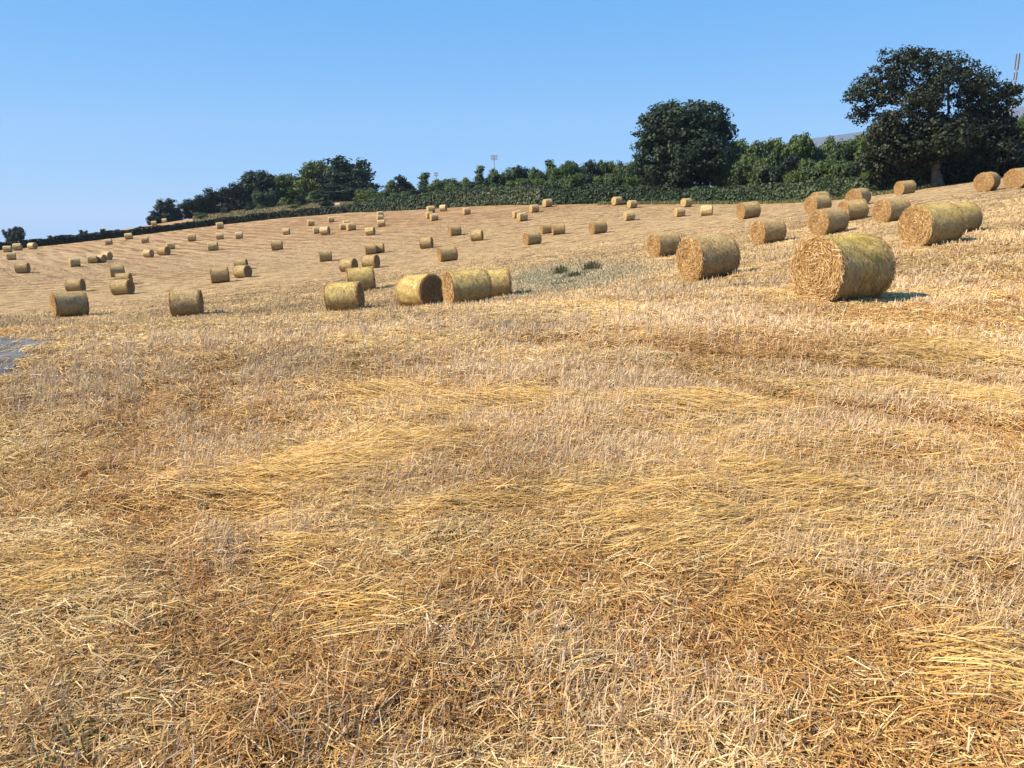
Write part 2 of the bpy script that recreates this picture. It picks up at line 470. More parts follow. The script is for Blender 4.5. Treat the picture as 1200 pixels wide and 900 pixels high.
vm = nt.nodes.new('ShaderNodeVectorMath'); vm.operation = 'MULTIPLY_ADD'; nt.links.new(warp.outputs['Color'], vm.inputs[0]); vm.inputs[1].default_value = (6, 6, 0); nt.links.new(P, vm.inputs[2])
def rowset(heading, sl, sa):
    # x of the mapped vector runs along the rows, y across them
    mp = mapping(nt, vm.outputs[0], (1, 1, 1), (0, 0, -math.radians(90 - heading)))
    return mapping(nt, mp, (sl, sa, 1))
rA = noise(nt, rowset(-39, 0.030, 0.50), 1.0, 3, 0.6)
rB = noise(nt, rowset(78, 0.030, 0.42), 1.0, 3, 0.6)
rB2 = noise(nt, rowset(84, 0.22, 1.7), 1.0, 5, 0.65)
rA2 = noise(nt, rowset(-39, 0.16, 1.6), 1.0, 5, 0.65)
spx = nt.nodes.new('ShaderNodeSeparateXYZ'); nt.links.new(vm.outputs[0], spx.inputs[0])
def maprange(src, a, bb_):
    r = nt.nodes.new('ShaderNodeMapRange'); r.interpolation_type = 'SMOOTHSTEP'; r.inputs['From Min'].default_value = a; r.inputs['From Max'].default_value = bb_
    nt.links.new(src, r.inputs['Value']); return r.outputs[0]
mul = nt.nodes.new('ShaderNodeMath'); mul.operation = 'MULTIPLY'
nt.links.new(maprange(spx.outputs[0], 6, -16), mul.inputs[0]); nt.links.new(maprange(spx.outputs[1], 66, 88), mul.inputs[1])
def blend(a_, b_):
    mm = nt.nodes.new('ShaderNodeMix'); nt.links.new(mul.outputs[0], mm.inputs[0]); nt.links.new(b_, mm.inputs[2]); nt.links.new(a_, mm.inputs[3]); return mm.outputs[0]
def stripes(heading, period):
    wv = nt.nodes.new('ShaderNodeTexWave'); wv.wave_type = 'BANDS'; wv.bands_direction = 'Y'; wv.inputs['Scale'].default_value = 0.314 / period
    wv.inputs['Distortion'].default_value = 2.2; wv.inputs['Detail'].default_value = 4; wv.inputs['Detail Scale'].default_value = 1.6; wv.inputs['Detail Roughness'].default_value = 0.65
    nt.links.new(mapping(nt, mapping(nt, vm.outputs[0], (1, 1, 1), (0, 0, -math.radians(90 - heading))), (0.12, 1, 1)), wv.inputs['Vector']); return wv.outputs['Fac']
strp = blend(stripes(-39, 2.6), stripes(80, 2.6))
rows = blend(rA, rB); rows2 = blend(rA2, rB2)
fine = noise(nt, P, 9.0, 8, 0.75)
midn = noise(nt, P, 1.3, 6, 0.7)
blot = noise(nt, P, 0.12, 5, 0.6)
c = ramp(nt, midn, [(0.28, (0.153, 0.081, 0.034)), (0.5, (0.270, 0.158, 0.071)), (0.72, (0.377, 0.238, 0.108))])
c = mix(nt, ramp(nt, blot, [(0.36, (0.7, 0.7, 0.7)), (0.60, (0, 0, 0))]), c, (0.213, 0.116, 0.052))
c = mix(nt, ramp(nt, rows, [(0.46, (0, 0, 0)), (0.58, (0.8, 0.8, 0.8))]), c, (0.377, 0.246, 0.126))
c = mix(nt, ramp(nt, rows2, [(0.52, (0, 0, 0)), (0.60, (0.95, 0.95, 0.95))]), c, (0.482, 0.333, 0.186))
c = mix(nt, ramp(nt, rows2, [(0.38, (0.95, 0.95, 0.95)), (0.47, (0, 0, 0))]), c, (0.133, 0.070, 0.029))
c = mix(nt, ramp(nt, strp, [(0.55, (0, 0, 0)), (0.9, (0.52, 0.52, 0.52))]), c, (0.446, 0.311, 0.166))
c = mix(nt, ramp(nt, strp, [(0.08, (0.32, 0.32, 0.32)), (0.35, (0, 0, 0))]), c, (0.178, 0.098, 0.040))
c = mix(nt, sep.outputs[0], c, mix(nt, 0.7, c, (0.213, 0.113, 0.050)))
c = mix(nt, sep.outputs[1], c, mix(nt, 0.5, c, (0.433, 0.301, 0.168)))
ln = nt.nodes.new('ShaderNodeVectorMath'); ln.operation = 'LENGTH'; nt.links.new(P, ln.inputs[0])
mr = nt.nodes.new('ShaderNodeMapRange'); mr.inputs['From Min'].default_value = 22; mr.inputs['From Max'].default_value = 52; nt.links.new(ln.outputs['Value'], mr.inputs['Value'])
soil = ramp(nt, fine, [(0.3, (0.12, 0.062, 0.022)), (0.55, (0.25, 0.14, 0.052)), (0.75, (0.42, 0.26, 0.11))])
c = mix(nt, mr.outputs[0], soil, c)
nt.links.new(c, b.inputs['Base Color']); b.inputs['Roughness'].default_value = 0.9; b.inputs['Specular IOR Level'].default_value = 0.1
bb = nt.nodes.new('ShaderNodeMath'); bb.operation = 'ADD'; nt.links.new(fine, bb.inputs[0]); nt.links.new(rows2, bb.inputs[1])
bump(nt, bb.outputs[0], 0.8, 0.16, b)
tag(mesh_np('field', GV, GF, 4, [m], smooth=True, tint=zt), kind='structure')

# ------------------------------------------------------------------ straw on the ground
PAL = {
    GREY: np.array([[0.70,0.56,0.42],[0.62,0.48,0.34],[0.78,0.65,0.50],[0.44,0.31,0.20],[0.62,0.45,0.27]]),
    GOLD: np.array([[0.70,0.50,0.20],[0.60,0.40,0.13],[0.76,0.58,0.28],[0.50,0.32,0.10],[0.66,0.49,0.24]]),
    BROWN: np.array([[0.45,0.27,0.11],[0.38,0.21,0.085],[0.56,0.36,0.15],[0.64,0.45,0.20],[0.30,0.165,0.065]]),
    PALE: np.array([[0.74,0.59,0.36],[0.66,0.51,0.29],[0.60,0.44,0.22],[0.78,0.65,0.42],[0.48,0.33,0.16]]),
    DARK: np.array([[0.60,0.42,0.18],[0.50,0.32,0.12],[0.68,0.51,0.25],[0.40,0.25,0.09],[0.74,0.58,0.31]]),
}
for k, fct in {GREY: (0.98, 0.92, 0.80), GOLD: (0.98, 0.915, 0.84), BROWN: (0.98, 0.875, 0.74), PALE: (1.06, 1.00, 0.86), DARK: (0.98, 0.91, 0.76)}.items(): PAL[k] = PAL[k] * np.array(fct)
bale_xy = []

def sector_points(r0, r1, rho_fun, half=0.72, n_max=2_000_000):
    rr = np.linspace(r0, r1, 400); w = rho_fun(rr) * rr
    n = int(w.mean() * (r1 - r0) * 2 * half)
    cdf = np.cumsum(w); cdf = cdf / cdf[-1]
    r = np.interp(RNG.random(n), cdf, rr); a = (RNG.random(n) * 2 - 1) * half
    return np.sin(a) * r, np.cos(a) * r, r

def pick(Z, bias):
    w = Z + bias[:, None]
    w = np.maximum(w, 0) ** 1.2
    cs = np.cumsum(w, 0); u = RNG.random(Z.shape[1]) * cs[-1]
    return (u[None] > cs).sum(0).clip(0, 4)

def lay(x, y, r, lod_px=0.55):
    """turn ground points into straws of the kind growing or lying there"""
    n = len(x)
    Z = zones(x, y)
    kind = pick(Z, np.array([0.08, 0.06, 0.13, 0.07, 0.26]))
    u = RNG.random(n)
    # standing stubble grows in tufts
    stand = ((kind == GREY) & (u < 0.64)) | ((kind == DARK) & (u < 0.16)) | ((kind == BROWN) & (u < 0.17)) | ((kind == PALE) & (u < 0.06))
    q = 0.11 * np.clip(r / 6, 1, 3)
    tx = (np.floor(x / q) + 0.5 + 0.8 * (value_noise(x, y, q * 0.99, 3) - 0.5)) * q; ty = (np.floor(y / q) + 0.5) * q
    off = RNG.normal(size=(n, 2)) * (q * 0.20)[:, None]
    x = np.where(stand, tx + off[:, 0], x); y = np.where(stand, ty + off[:, 1], y)
    long_ = (kind == GOLD) & ~stand & (RNG.random(n) < 0.62)
    L = np.where(stand, RNG.uniform(0.035, 0.085, n), np.where(long_, RNG.uniform(0.14, 0.42, n), 0.035 + 0.15 * RNG.random(n) ** 1.9))
    L = np.where(stand & (kind == GREY), L * 1.5, L)
    L *= np.clip(r / 14, 1, 1.6)
    # directions
    flow = -0.42 + (fbm(x, y, 3.4, 101) - 0.5) * 1.9 + 0.5 * (fbm(x, y, 0.6, 103) - 0.5)
    az = np.where(long_, flow + RNG.normal(size=n) * 0.27, np.where(kind == PALE, flow + RNG.normal(size=n) * 0.8, RNG.random(n) * 2 * PI))
    lean = (fbm(x, y, 1.6, 107) - 0.5) * 3.0 + 0.5
    outw = np.arctan2(off[:, 1], off[:, 0])
    saz = np.arctan2(np.sin(lean) * 1.1 + np.sin(outw), np.cos(lean) * 1.1 + np.cos(outw)) + RNG.normal(size=n) * 0.3
    el = np.where(stand, np.radians(90) - np.abs(RNG.normal(size=n) * 0.42 + 0.56), np.where(long_, np.abs(RNG.normal(size=n)) * 0.07, RNG.normal(size=n) * 0.26 + 0.12))
    az = np.where(stand, saz, az)
    d = np.stack([np.cos(az) * np.cos(el), np.sin(az) * np.cos(el), np.sin(el)], -1)
    pile = np.where(long_, np.clip(Z[GOLD], 0, 1) * 0.09, 0.035) * RNG.random(n) ** 0.7
    z = height(x, y) + np.where(stand, -0.01, pile)
    p = np.stack([x, y, z], -1)
    p = np.where(stand[:, None], p, p - d * L[:, None] * 0.5)
    # lying straw follows the ground's slope
    e = p + d * L[:, None]
    dz = np.where(stand, 0.0, base_height(e[:, 0], e[:, 1]) - base_height(x, y)) * 0.9
    d = unit(d + np.stack([0 * dz, 0 * dz, dz / L], -1))
    W = np.maximum(RNG.uniform(0.0025, 0.0052, n), lod_px * r / 788.0 * RNG.uniform(0.7, 1.3, n))
    view = unit(CAM - p)
    nr = np.where(stand[:, None], view + RNG.normal(size=(n, 3)) * 0.7, np.array([0, 0, 1.0]) + 0.45 * view + RNG.normal(size=(n, 3)) * 0.55)
    arch = np.where(stand, RNG.normal(size=n) * 0.06 * L, np.abs(RNG.normal(size=n)) * 0.11 * L + 0.01 * L)
    col = np.zeros((n, 3))
    for k, pal in PAL.items():
        s = kind == k
        col[s] = pal[RNG.integers(0, len(pal), s.sum())]
    tone = 1 + (fbm(x, y, 2.2, 131) - 0.5) * 0.55
    mean = np.array([0.52, 0.375, 0.195]) * tone[:, None]
    far = (0.75 * smooth01(11, 38, r))[:, None]
    col = col * (1 - far) + mean * far
    col = np.clip(col * (RNG.uniform(0.80, 1.16, n) * tone)[:, None] * (1 + RNG.normal(size=(n, 3)) * 0.025), 0.02, 0.86)
    return stand, p, d, L, W, arch, unit(nr), col

def build_straw(r0, r1, rho, fold, lod, half):
    x, y, r = sector_points(r0, r1, rho, half)
    keep = track_keep(x, y)
    x, y, r = x[keep], y[keep], r[keep]
    stand, p, d, L, W, arch, nr, col = lay(x, y, r, lod)
    for name, s in (('stubble', stand), ('loose_straw', ~stand)):
        V, Fc, k = ribbons(p[s], d[s], L[s], W[s], arch[s], nr[s], fold)
        tag(mesh_np(name, V, Fc, 4, [M_straw], tint=np.repeat(col[s], k, 0)), kind='stuff')

# hard grey track that clips the field at the left, level with the wheel ruts
TRK = [ground_hit(px, py) for px, py in [(-450,386),(-70,392),(0,397),(30,400),(64,403),(68,408),(44,416),(22,426),(3,437),(-60,462),(-450,520)]]
TRKP = np.array([t[:2] for t in TRK])
def inside(x, y, poly):
    c = np.zeros(len(x), bool); n = len(poly); j = n - 1
    for i in range(n):
        xi, yi = poly[i]; xj, yj = poly[j]
        c ^= ((yi > y) != (yj > y)) & (x < (xj - xi) * (y - yi) / (yj - yi + 1e-12) + xi)
        j = i
    return c
def track_keep(x, y):
    wx = (value_noise(x, y, 0.35, 201) - 0.5) * 0.5; wy = (value_noise(x, y, 0.35, 203) - 0.5) * 0.5
    return ~inside(x + wx, y + wy, TRKP) | (RNG.random(len(x)) < 0.07)
g0 = TRKP.min(0) - 0.3; g1 = TRKP.max(0) + 0.3
sx, sy = np.meshgrid(np.linspace(g0[0], g1[0], 180), np.linspace(g0[1], g1[1], 60), indexing='ij')
tz = height(sx, sy) + 0.012
TV = np.stack([sx, sy, tz], -1).reshape(-1, 3)
ti, tj = np.meshgrid(np.arange(179), np.arange(59), indexing='ij')
TF = np.stack([ti * 60 + tj, (ti + 1) * 60 + tj, (ti + 1) * 60 + tj + 1, ti * 60 + tj + 1], -1).reshape(-1, 4)
cen = TV[TF].mean(1)
TF = TF[inside(cen[:, 0], cen[:, 1], TRKP)]
tag(mesh_np('track', TV, TF, 4, [M_track], smooth=True), kind='structure')

build_straw(0.5, 6.0, lambda r: 7000 * np.minimum(1, 4.5 / r) ** 1.2, True, 0.5, 1.65)
build_straw(6.0, 18.0, lambda r: 6600 * (4.5 / r) ** 1.2, True, 0.6, 1.15)
build_straw(18.0, 62.0, lambda r: 4300 * (4.5 / r) ** 1.35 * (1 - smooth01(26, 62, r)), False, 0.75, 0.92)

# thin cover of cut straw on the far slopes, lying in the harvest rows
x, y, r = sector_points(36, 128, lambda r: 30.0 * smooth01(34, 60, r) * (1 - smooth01(100, 128, r)), 0.8)
n = len(x)
left_rows = smooth01(6, -16, x) * smooth01(66, 88, y)
hd = np.where(RNG.random(n) < left_rows, math.radians(90 + 39), math.radians(90 - 80)) + RNG.normal(size=n) * 0.25
wx = x + (fbm(x, y, 30, 301) - 0.5) * 5
acr = np.where(left_rows > 0.5, wx * math.cos(math.radians(39)) + y * math.sin(math.radians(39)), -wx * math.sin(math.radians(10)) + (y + (fbm(x, y, 30, 303) - 0.5) * 5) * math.cos(math.radians(10)))
row = np.sin(acr * 2 * PI / 2.6) + 0.9 * (fbm(x, y, 5, 305) - 0.5)
keep = (row > 0.3) & (RNG.random(n) < 0.62) | (RNG.random(n) < 0.10)
x, y, r, hd, row = x[keep], y[keep], r[keep], hd[keep], row[keep]; n = len(x)
L = RNG.uniform(0.4, 1.2, n); z0 = base_height(x, y); z1 = base_height(x + np.cos(hd) * L, y + np.sin(hd) * L)
p = np.stack([x, y, z0 + 0.02], -1); d = unit(np.stack([np.cos(hd) * L, np.sin(hd) * L, z1 - z0 + 0.03 * RNG.random(n)], -1))
col = np.where((RNG.random(n) < 0.72)[:, None], np.array([0.54, 0.385, 0.20]), np.array([0.27, 0.16, 0.07])) * RNG.uniform(0.8, 1.15, (n, 1))
V, Fc, k = ribbons(p, d, L, 0.55 * r / 788.0 * RNG.uniform(0.6, 1.3, n), 0.03 * L, unit(np.array([0, 0, 1.0]) + 0.5 * unit(CAM - p)), False)
tag(mesh_np('row_straw', V, Fc, 4, [M_straw], tint=col), kind='stuff')

# ------------------------------------------------------------------ bales
def wrap_material(name, c0, c1, c2, band=None, topmoss=None):
    m, nt, b, out = new_mat(name)
    tc = nt.nodes.new('ShaderNodeTexCoord'); P = tc.outputs['Object']
    oi = nt.nodes.new('ShaderNodeObjectInfo')
    off = nt.nodes.new('ShaderNodeVectorMath'); off.operation = 'SCALE'
    comb = nt.nodes.new('ShaderNodeCombineXYZ')
    for k in range(3): nt.links.new(oi.outputs['Random'], comb.inputs[k])
    nt.links.new(comb.outputs[0], off.inputs[0]); off.inputs['Scale'].default_value = 37.0
    add = nt.nodes.new('ShaderNodeVectorMath'); add.operation = 'ADD'; nt.links.new(P, add.inputs[0]); nt.links.new(off.outputs[0], add.inputs[1])
    Q = add.outputs[0]
    f1 = noise(nt, mapping(nt, Q, (20, 13, 13)), 1.0, 6, 0.78)
    f2 = noise(nt, Q, 3.2, 5, 0.6)
    f3 = noise(nt, mapping(nt, Q, (60, 14, 14)), 1.0, 3, 0.6)
    c = ramp(nt, f1, [(0.34, c0), (0.5, c1), (0.66, c2)])
    c = mix(nt, ramp(nt, f2, [(0.42, (0, 0, 0)), (0.64, (0.6, 0.6, 0.6))]), c, c0)
    if band:
        sp = nt.nodes.new('ShaderNodeSeparateXYZ'); nt.links.new(P, sp.inputs[0])
        ad = nt.nodes.new('ShaderNodeMath'); ad.operation = 'MULTIPLY_ADD'; nt.links.new(f2, ad.inputs[0]); ad.inputs[1].default_value = 0.5; nt.links.new(sp.outputs[0], ad.inputs[2])
        c = mix(nt, ramp(nt, ad.outputs[0], [(0.0, (0.75, 0.75, 0.75)), (0.14, (0, 0, 0))]), c, band)
    if topmoss:
        f4 = noise(nt, Q, 2.0, 4, 0.6)
        sp2 = nt.nodes.new('ShaderNodeSeparateXYZ'); nt.links.new(P, sp2.inputs[0])
        z_ = nt.nodes.new('ShaderNodeMath'); z_.operation = 'MULTIPLY_ADD'; nt.links.new(sp2.outputs[2], z_.inputs[0]); z_.inputs[1].default_value = 0.35; nt.links.new(f4, z_.inputs[2])
        c = mix(nt, ramp(nt, z_.outputs[0], [(0.70, (0, 0, 0)), (0.96, (0.85, 0.85, 0.85))]), c, topmoss)
    nt.links.new(c, b.inputs['Base Color']); b.inputs['Roughness'].default_value = 0.6; b.inputs['Specular IOR Level'].default_value = 0.25
    s = nt.nodes.new('ShaderNodeMath'); s.operation = 'ADD'; nt.links.new(f1, s.inputs[0]); nt.links.new(f3, s.inputs[1])
    bump(nt, s.outputs[0], 0.55, 0.03, b)
    return m

W_tan = wrap_material('net_wrap_tan', (0.272, 0.175, 0.070), (0.476, 0.333, 0.147), (0.703, 0.532, 0.269))
W_yel = wrap_material('net_wrap_yellow', (0.328, 0.224, 0.070), (0.532, 0.392, 0.147), (0.726, 0.580, 0.256), None, (0.567, 0.429, 0.116))
W_hero = wrap_material('net_wrap_mossy', (0.227, 0.145, 0.047), (0.431, 0.308, 0.109), (0.658, 0.508, 0.205), (0.420, 0.326, 0.186), (0.567, 0.417, 0.058))
W_pale_or_sunlit = wrap_material('net_wrap_pale', (0.340, 0.242, 0.109), (0.511, 0.374, 0.180), (0.680, 0.544, 0.281))

def end_material(name, c0, c1, c2):
    m, nt, b, out = new_mat(name)
    tc = nt.nodes.new('ShaderNodeTexCoord'); P = tc.outputs['Object']
    f = noise(nt, mapping(nt, P, (4, 15, 15)), 1.0, 6, 0.75, 1.5)
    nt.links.new(ramp(nt, f, [(0.3, c0), (0.5, c1), (0.7, c2)]), b.inputs['Base Color'])
    b.inputs['Roughness'].default_value = 0.8; b.inputs['Specular IOR Level'].default_value = 0.15
    bump(nt, f, 0.9, 0.08, b)
    return m
E_straw = end_material('bale_end', (0.20, 0.115, 0.045), (0.46, 0.30, 0.13), (0.64, 0.46, 0.22))
E_shaded = end_material('bale_end_weathered', (0.18, 0.10, 0.045), (0.36, 0.22, 0.10), (0.52, 0.34, 0.17))  # darker copy of the end straw, shade of the sunless side in its colour

R0, HL = 0.60, 0.62
def bale_side(seed):
    g = np.random.default_rng(seed)
    xs = np.concatenate([[-HL, -HL + 0.015, -HL + 0.05], np.linspace(-HL + 0.1, HL - 0.1, 15), [HL - 0.05, HL - 0.015, HL]])
    nth = 72; th = np.arange(nth) / nth * 2 * PI
    X, T = np.meshgrid(xs, th, indexing='ij')
    prof = np.interp(np.abs(X), [0, 0.4, HL - 0.05, HL - 0.015, HL], [R0 + 0.006, R0, R0 - 0.004, R0 - 0.022, R0 - 0.05])
    w = 0.0
    for k in range(9):
        a, f, p, fx = g.normal() * 0.0035, g.integers(2, 12), g.random() * 6.28, g.normal() * 6
        w = w + a * np.cos(f * T + p + fx * X)
    prof = prof + w + g.normal(size=X.shape) * 0.003
    z = prof * np.sin(T); z = np.where(z < -R0 + 0.05, -R0 + 0.05 + (z + R0 - 0.05) * 0.3, z)      # sits a little flat on the ground
    V = np.stack([X, prof * np.cos(T), z + R0], -1).reshape(-1, 3)
    nx = len(xs); i, j = np.meshgrid(np.arange(nx - 1), np.arange(nth), indexing='ij'); j2 = (j + 1) % nth
    Fc = np.stack([i * nth + j, i * nth + j2, (i + 1) * nth + j2, (i + 1) * nth + j], -1).reshape(-1, 4)
    return V, Fc

def bale_end(seed, sgn):
    g = np.random.default_rng(seed)
    rad = np.array([0.0, 0.05, 0.1, 0.16, 0.22, 0.28, 0.34, 0.4, 0.45, 0.5, 0.54, 0.565]); nth = 56
    Rr, T = np.meshgrid(rad, np.arange(nth) / nth * 2 * PI, indexing='ij')
    sp = 0.012 * np.cos(Rr * 75 + T) + g.normal(size=Rr.shape) * 0.012
    bulge = 0.03 * (1 - (Rr / 0.56) ** 2) - np.where(Rr > 0.5, (Rr - 0.5) * 0.3, 0)
    X = sgn * (HL - 0.012 + bulge + sp)
    V = np.stack([X, Rr * np.cos(T), Rr * np.sin(T) + R0], -1).reshape(-1, 3)
    i, j = np.meshgrid(np.arange(len(rad) - 1), np.arange(nth), indexing='ij'); j2 = (j + 1) % nth
    Fc = np.stack([i * nth + j, i * nth + j2, (i + 1) * nth + j2, (i + 1) * nth + j], -1).reshape(-1, 4)
    if sgn > 0: Fc = Fc[:, ::-1]
    return V, Fc

END_PAL = np.array([[0.62,0.40,0.15],[0.52,0.31,0.10],[0.70,0.50,0.24],[0.42,0.24,0.08],[0.74,0.57,0.31],[0.34,0.19,0.07]])
END_PAL = END_PAL * np.array([1.04, 1.02, 1.08])
END_SHADED = END_PAL * np.array([0.78, 0.74, 0.72])  # end palette darkened to paint the shade of the end facing off the sun
def bale_fringe(seed, sgn, pal, n=3800):
    g = np.random.default_rng(seed)
    r = 0.585 * np.sqrt(g.random(n)); t = g.random(n) * 2 * PI
    nf = 500                                                # frayed ones round the rim
    r[:nf] = g.uniform(0.54, 0.61, nf)
    swirl = t + PI / 2 + g.normal(size=n) * 0.55
    el = np.abs(g.normal(size=n)) * 0.30 - 0.05
    d = np.stack([sgn * np.sin(el), np.cos(swirl) * np.cos(el), np.sin(swirl) * np.cos(el)], -1)
    L = g.uniform(0.07, 0.24, n); W = g.uniform(0.006, 0.014, n)
    p = np.stack([sgn * (HL + 0.012 + 0.03 * (1 - (r / 0.56) ** 2) + g.uniform(-0.005, 0.035, n)), r * np.cos(t), r * np.sin(t) + R0], -1) - d * L[:, None] * 0.5
    mid = p + d * L[:, None] * 0.5
    e = p + d * L[:, None]
    rad_e = np.hypot(e[:, 1], e[:, 2] - R0)
    nr = np.stack([np.full(n, sgn * 1.0), g.normal(size=n) * 0.5, g.normal(size=n) * 0.5], -1)
    ok = (rad_e < 0.67) & (e[:, 2] > 0.01) & (p[:, 2] > 0.01) & (np.hypot(p[:, 1], p[:, 2] - R0) < 0.62)
    V, Fc, k = ribbons(p[ok], d[ok], L[ok], W[ok], (np.abs(g.normal(size=n)) * 0.08 * L)[ok], unit(nr)[ok], True)
    col = pal[g.integers(0, len(pal), n)] * g.uniform(0.85, 1.15, (n, 1))
    return V, Fc, np.repeat(np.clip(col[ok], 0.02, 0.85), k, 0)

def wisps(seed, n=2600):
    """stalks wound into the net all over the side, a few standing off it"""
    g = np.random.default_rng(seed)
    x = g.uniform(-HL, HL, n); x[: n // 5] = np.sign(x[: n // 5]) * g.uniform(HL - 0.09, HL, n // 5); t = g.random(n) * 2 * PI
    rad = np.stack([0 * t, np.cos(t), np.sin(t)], -1); tan = np.stack([0 * t, -np.sin(t), np.cos(t)], -1)
    p = rad * 0.603 + np.stack([x, 0 * x, np.full(n, R0)], -1)
    a = g.normal(size=n) * 0.55; loose = g.random(n) < 0.16
    d = unit(tan * np.cos(a)[:, None] + np.array([1.0, 0, 0]) * np.sin(a)[:, None] + rad * np.where(loose, g.uniform(0.05, 0.35, n), g.uniform(-0.02, 0.05, n))[:, None])
    L = np.where(loose, g.uniform(0.05, 0.12, n), g.uniform(0.08, 0.20, n)); W = g.uniform(0.006, 0.012, n)
    e = p + d * L[:, None]
    ok = (e[:, 2] > 0.02) & (np.abs(e[:, 0]) < HL + 0.05)
    V, Fc, k = ribbons(p[ok], d[ok], L[ok], W[ok], 0.13 * L[ok] * (~loose[ok]), rad[ok] + 1e-3, True)
    col = np.array([[0.62,0.46,0.20],[0.50,0.35,0.14],[0.70,0.56,0.30],[0.36,0.23,0.09],[0.58,0.45,0.23]])[g.integers(0, 5, n)][ok]
    return V, Fc, np.repeat(col, k, 0)

def make_bale(variant, wrap, e_l, e_r, pal_l, pal_r):
    root = empty('round_bale', (0, 0, -900))
    V, Fc = bale_side(variant); V2, F2, t = wisps(variant + 9)
    VV, FF = join([(V, Fc), (V2, F2)])
    mesh_np('net_wrap', VV, FF, 4, [wrap, M_straw], root, True, tint=np.concatenate([np.full((len(Fc), 3), 0.4), t]), mat_index=[0] * len(Fc) + [1] * len(F2))
    for sgn, em, pal in ((-1, e_l, pal_l), (1, e_r, pal_r)):
        V, Fc = bale_end(variant + 3 + sgn, sgn); e = mesh_np('straw_end', V, Fc, 4, [em], root, True)
        V, Fc, t = bale_fringe(variant + 5 + sgn, sgn, pal); mesh_np('straw_fringe', V, Fc, 4, [M_straw], e, tint=t)
    return root

def copy_tree(o, parent=None):
    c = o.copy(); C.objects.link(c)
    for k in list(c.keys()): del c[k]
    if parent is not None: c.parent = parent
    for ch in list(o.children): copy_tree(ch, c)
    return c

PROTO = {
    'tan': [make_bale(100, W_tan, E_straw, E_straw, END_PAL, END_PAL), make_bale(200, W_tan, E_straw, E_straw, END_PAL, END_PAL)],
    'yellow': [make_bale(300, W_yel, E_straw, E_straw, END_PAL, END_PAL)],
    'hero': [make_bale(400, W_hero, E_straw, E_straw, END_PAL, END_PAL)],
    'dark_end': [make_bale(500, W_yel, E_straw, E_shaded, END_PAL, END_SHADED)],
    'pale': [make_bale(600, W_pale_or_sunlit, E_straw, E_straw, END_PAL, END_PAL)],
}
used = set()
V1, F1 = bale_side(700); Va, Fa = bale_end(703, -1); Vb, Fb = bale_end(705, 1)
SV, SF = join([(V1, F1), (Va, Fa), (Vb, Fb)])
SMI = np.array([0] * len(F1) + [1] * (len(Fa) + len(Fb)))
small = {}
for key, w in (('tan', W_tan), ('pale', W_pale_or_sunlit)):
    small[key] = mesh_np('round_bale', SV, SF, 4, [w, E_straw], smooth=True, mat_index=SMI)
from mathutils import Matrix, Vector, Quaternion

def place_bale(px, py, t_est, th, hpx, label, kind, group, exact=False):
    d = ray(px, py)
    ts = np.geomspace(t_est * (0.98 if exact else 0.72), t_est * (1.02 if exact else 1.30), 400); P = CAM + ts[:, None] * d
    h = np.abs(P[:, 2] - base_height(P[:, 0], P[:, 1]))
    cost = h / ts * 900 + 6.0 * np.abs(np.log(ts / t_est))      # pixels off the ground against being at the wrong range
    k = int(np.argmin(cost)); q = P[k]
    x, y = q[0], q[1]; z = float(base_height(x, y))
    s = float(np.clip(ts[k] / t_est, 0.90, 1.10)) * (0.95 if kind == 'hero' else 0.99)
    th = 22 + RNG.normal() * 4 if th is None else th
    n = Vector(normal_at(x, y)); n = (Vector((0, 0, 1)) * 0.3 + n * 0.7).normalized()
    rot = Vector((0, 0, 1)).rotation_difference(n) @ Quaternion((0, 0, 1), math.radians(th))
    tiny = hpx < 11.5
    if tiny:
        o = small['pale' if kind == 'pale' else 'tan']; key = ('s', kind == 'pale')
    else:
        pr = PROTO[kind]; i = int(RNG.integers(0, len(pr))); o = pr[i]; key = (kind, i)
    if key in used: o = copy_tree(o)
    used.add(key)
    roll = Quaternion((1, 0, 0), 0.0)
    o.rotation_mode = 'QUATERNION'; o.rotation_quaternion = rot @ roll
    o.scale = (s * float(RNG.uniform(0.97, 1.03)), s, s * float(RNG.uniform(0.97, 1.03)))
    o.location = (x, y, z - 0.02)
    tag(o, label, 'straw bale', group)
    bale_xy.append((x, y))
    return o

for (x0, x1, y0, y1, th, lab), t in zip(BALES, est):
    kind = 'tan'
    if 'mossy' in lab: kind = 'hero'
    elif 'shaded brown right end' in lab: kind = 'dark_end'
    elif 'yellow' in lab or 'greenish' in lab: kind = 'yellow'
    elif 'pale' in lab.split('straw bale')[0] or 'lit side' in lab or 'sunlit' in lab: kind = 'pale'  # bales with a sunlit side take the paler wrap, sunlight painted into its colour
    place_bale((x0 + x1) / 2, y1, t, th, y1 - y0, lab, kind, 'round straw bales on the stubble field')
for px, py, t, th, lab in [(193, 258.5, 212, None, 'tiny pale straw bale on the second field skyline, under the small tree pair'),
                           (181, 264, 195, None, 'tiny brown straw bale in the second field, just beyond the long low hedge'),
                           (396, 243.5, 186, 5, 'pale straw bale half hidden behind the hedge under the tallest copse tree'),
                           (121, 268, 200, None, 'tiny straw bale on the skyline where the second field meets the low hedge')]:
    place_bale(px, py, t, th, 5, lab, 'pale' if 'pale' in lab else 'tan', 'straw bales in the second field', True)
for k, lst in PROTO.items():
    for i, o in enumerate(lst):
        if (k, i) not in used:
            for ch in list(o.children_recursive): bpy.data.objects.remove(ch)
            bpy.data.objects.remove(o)

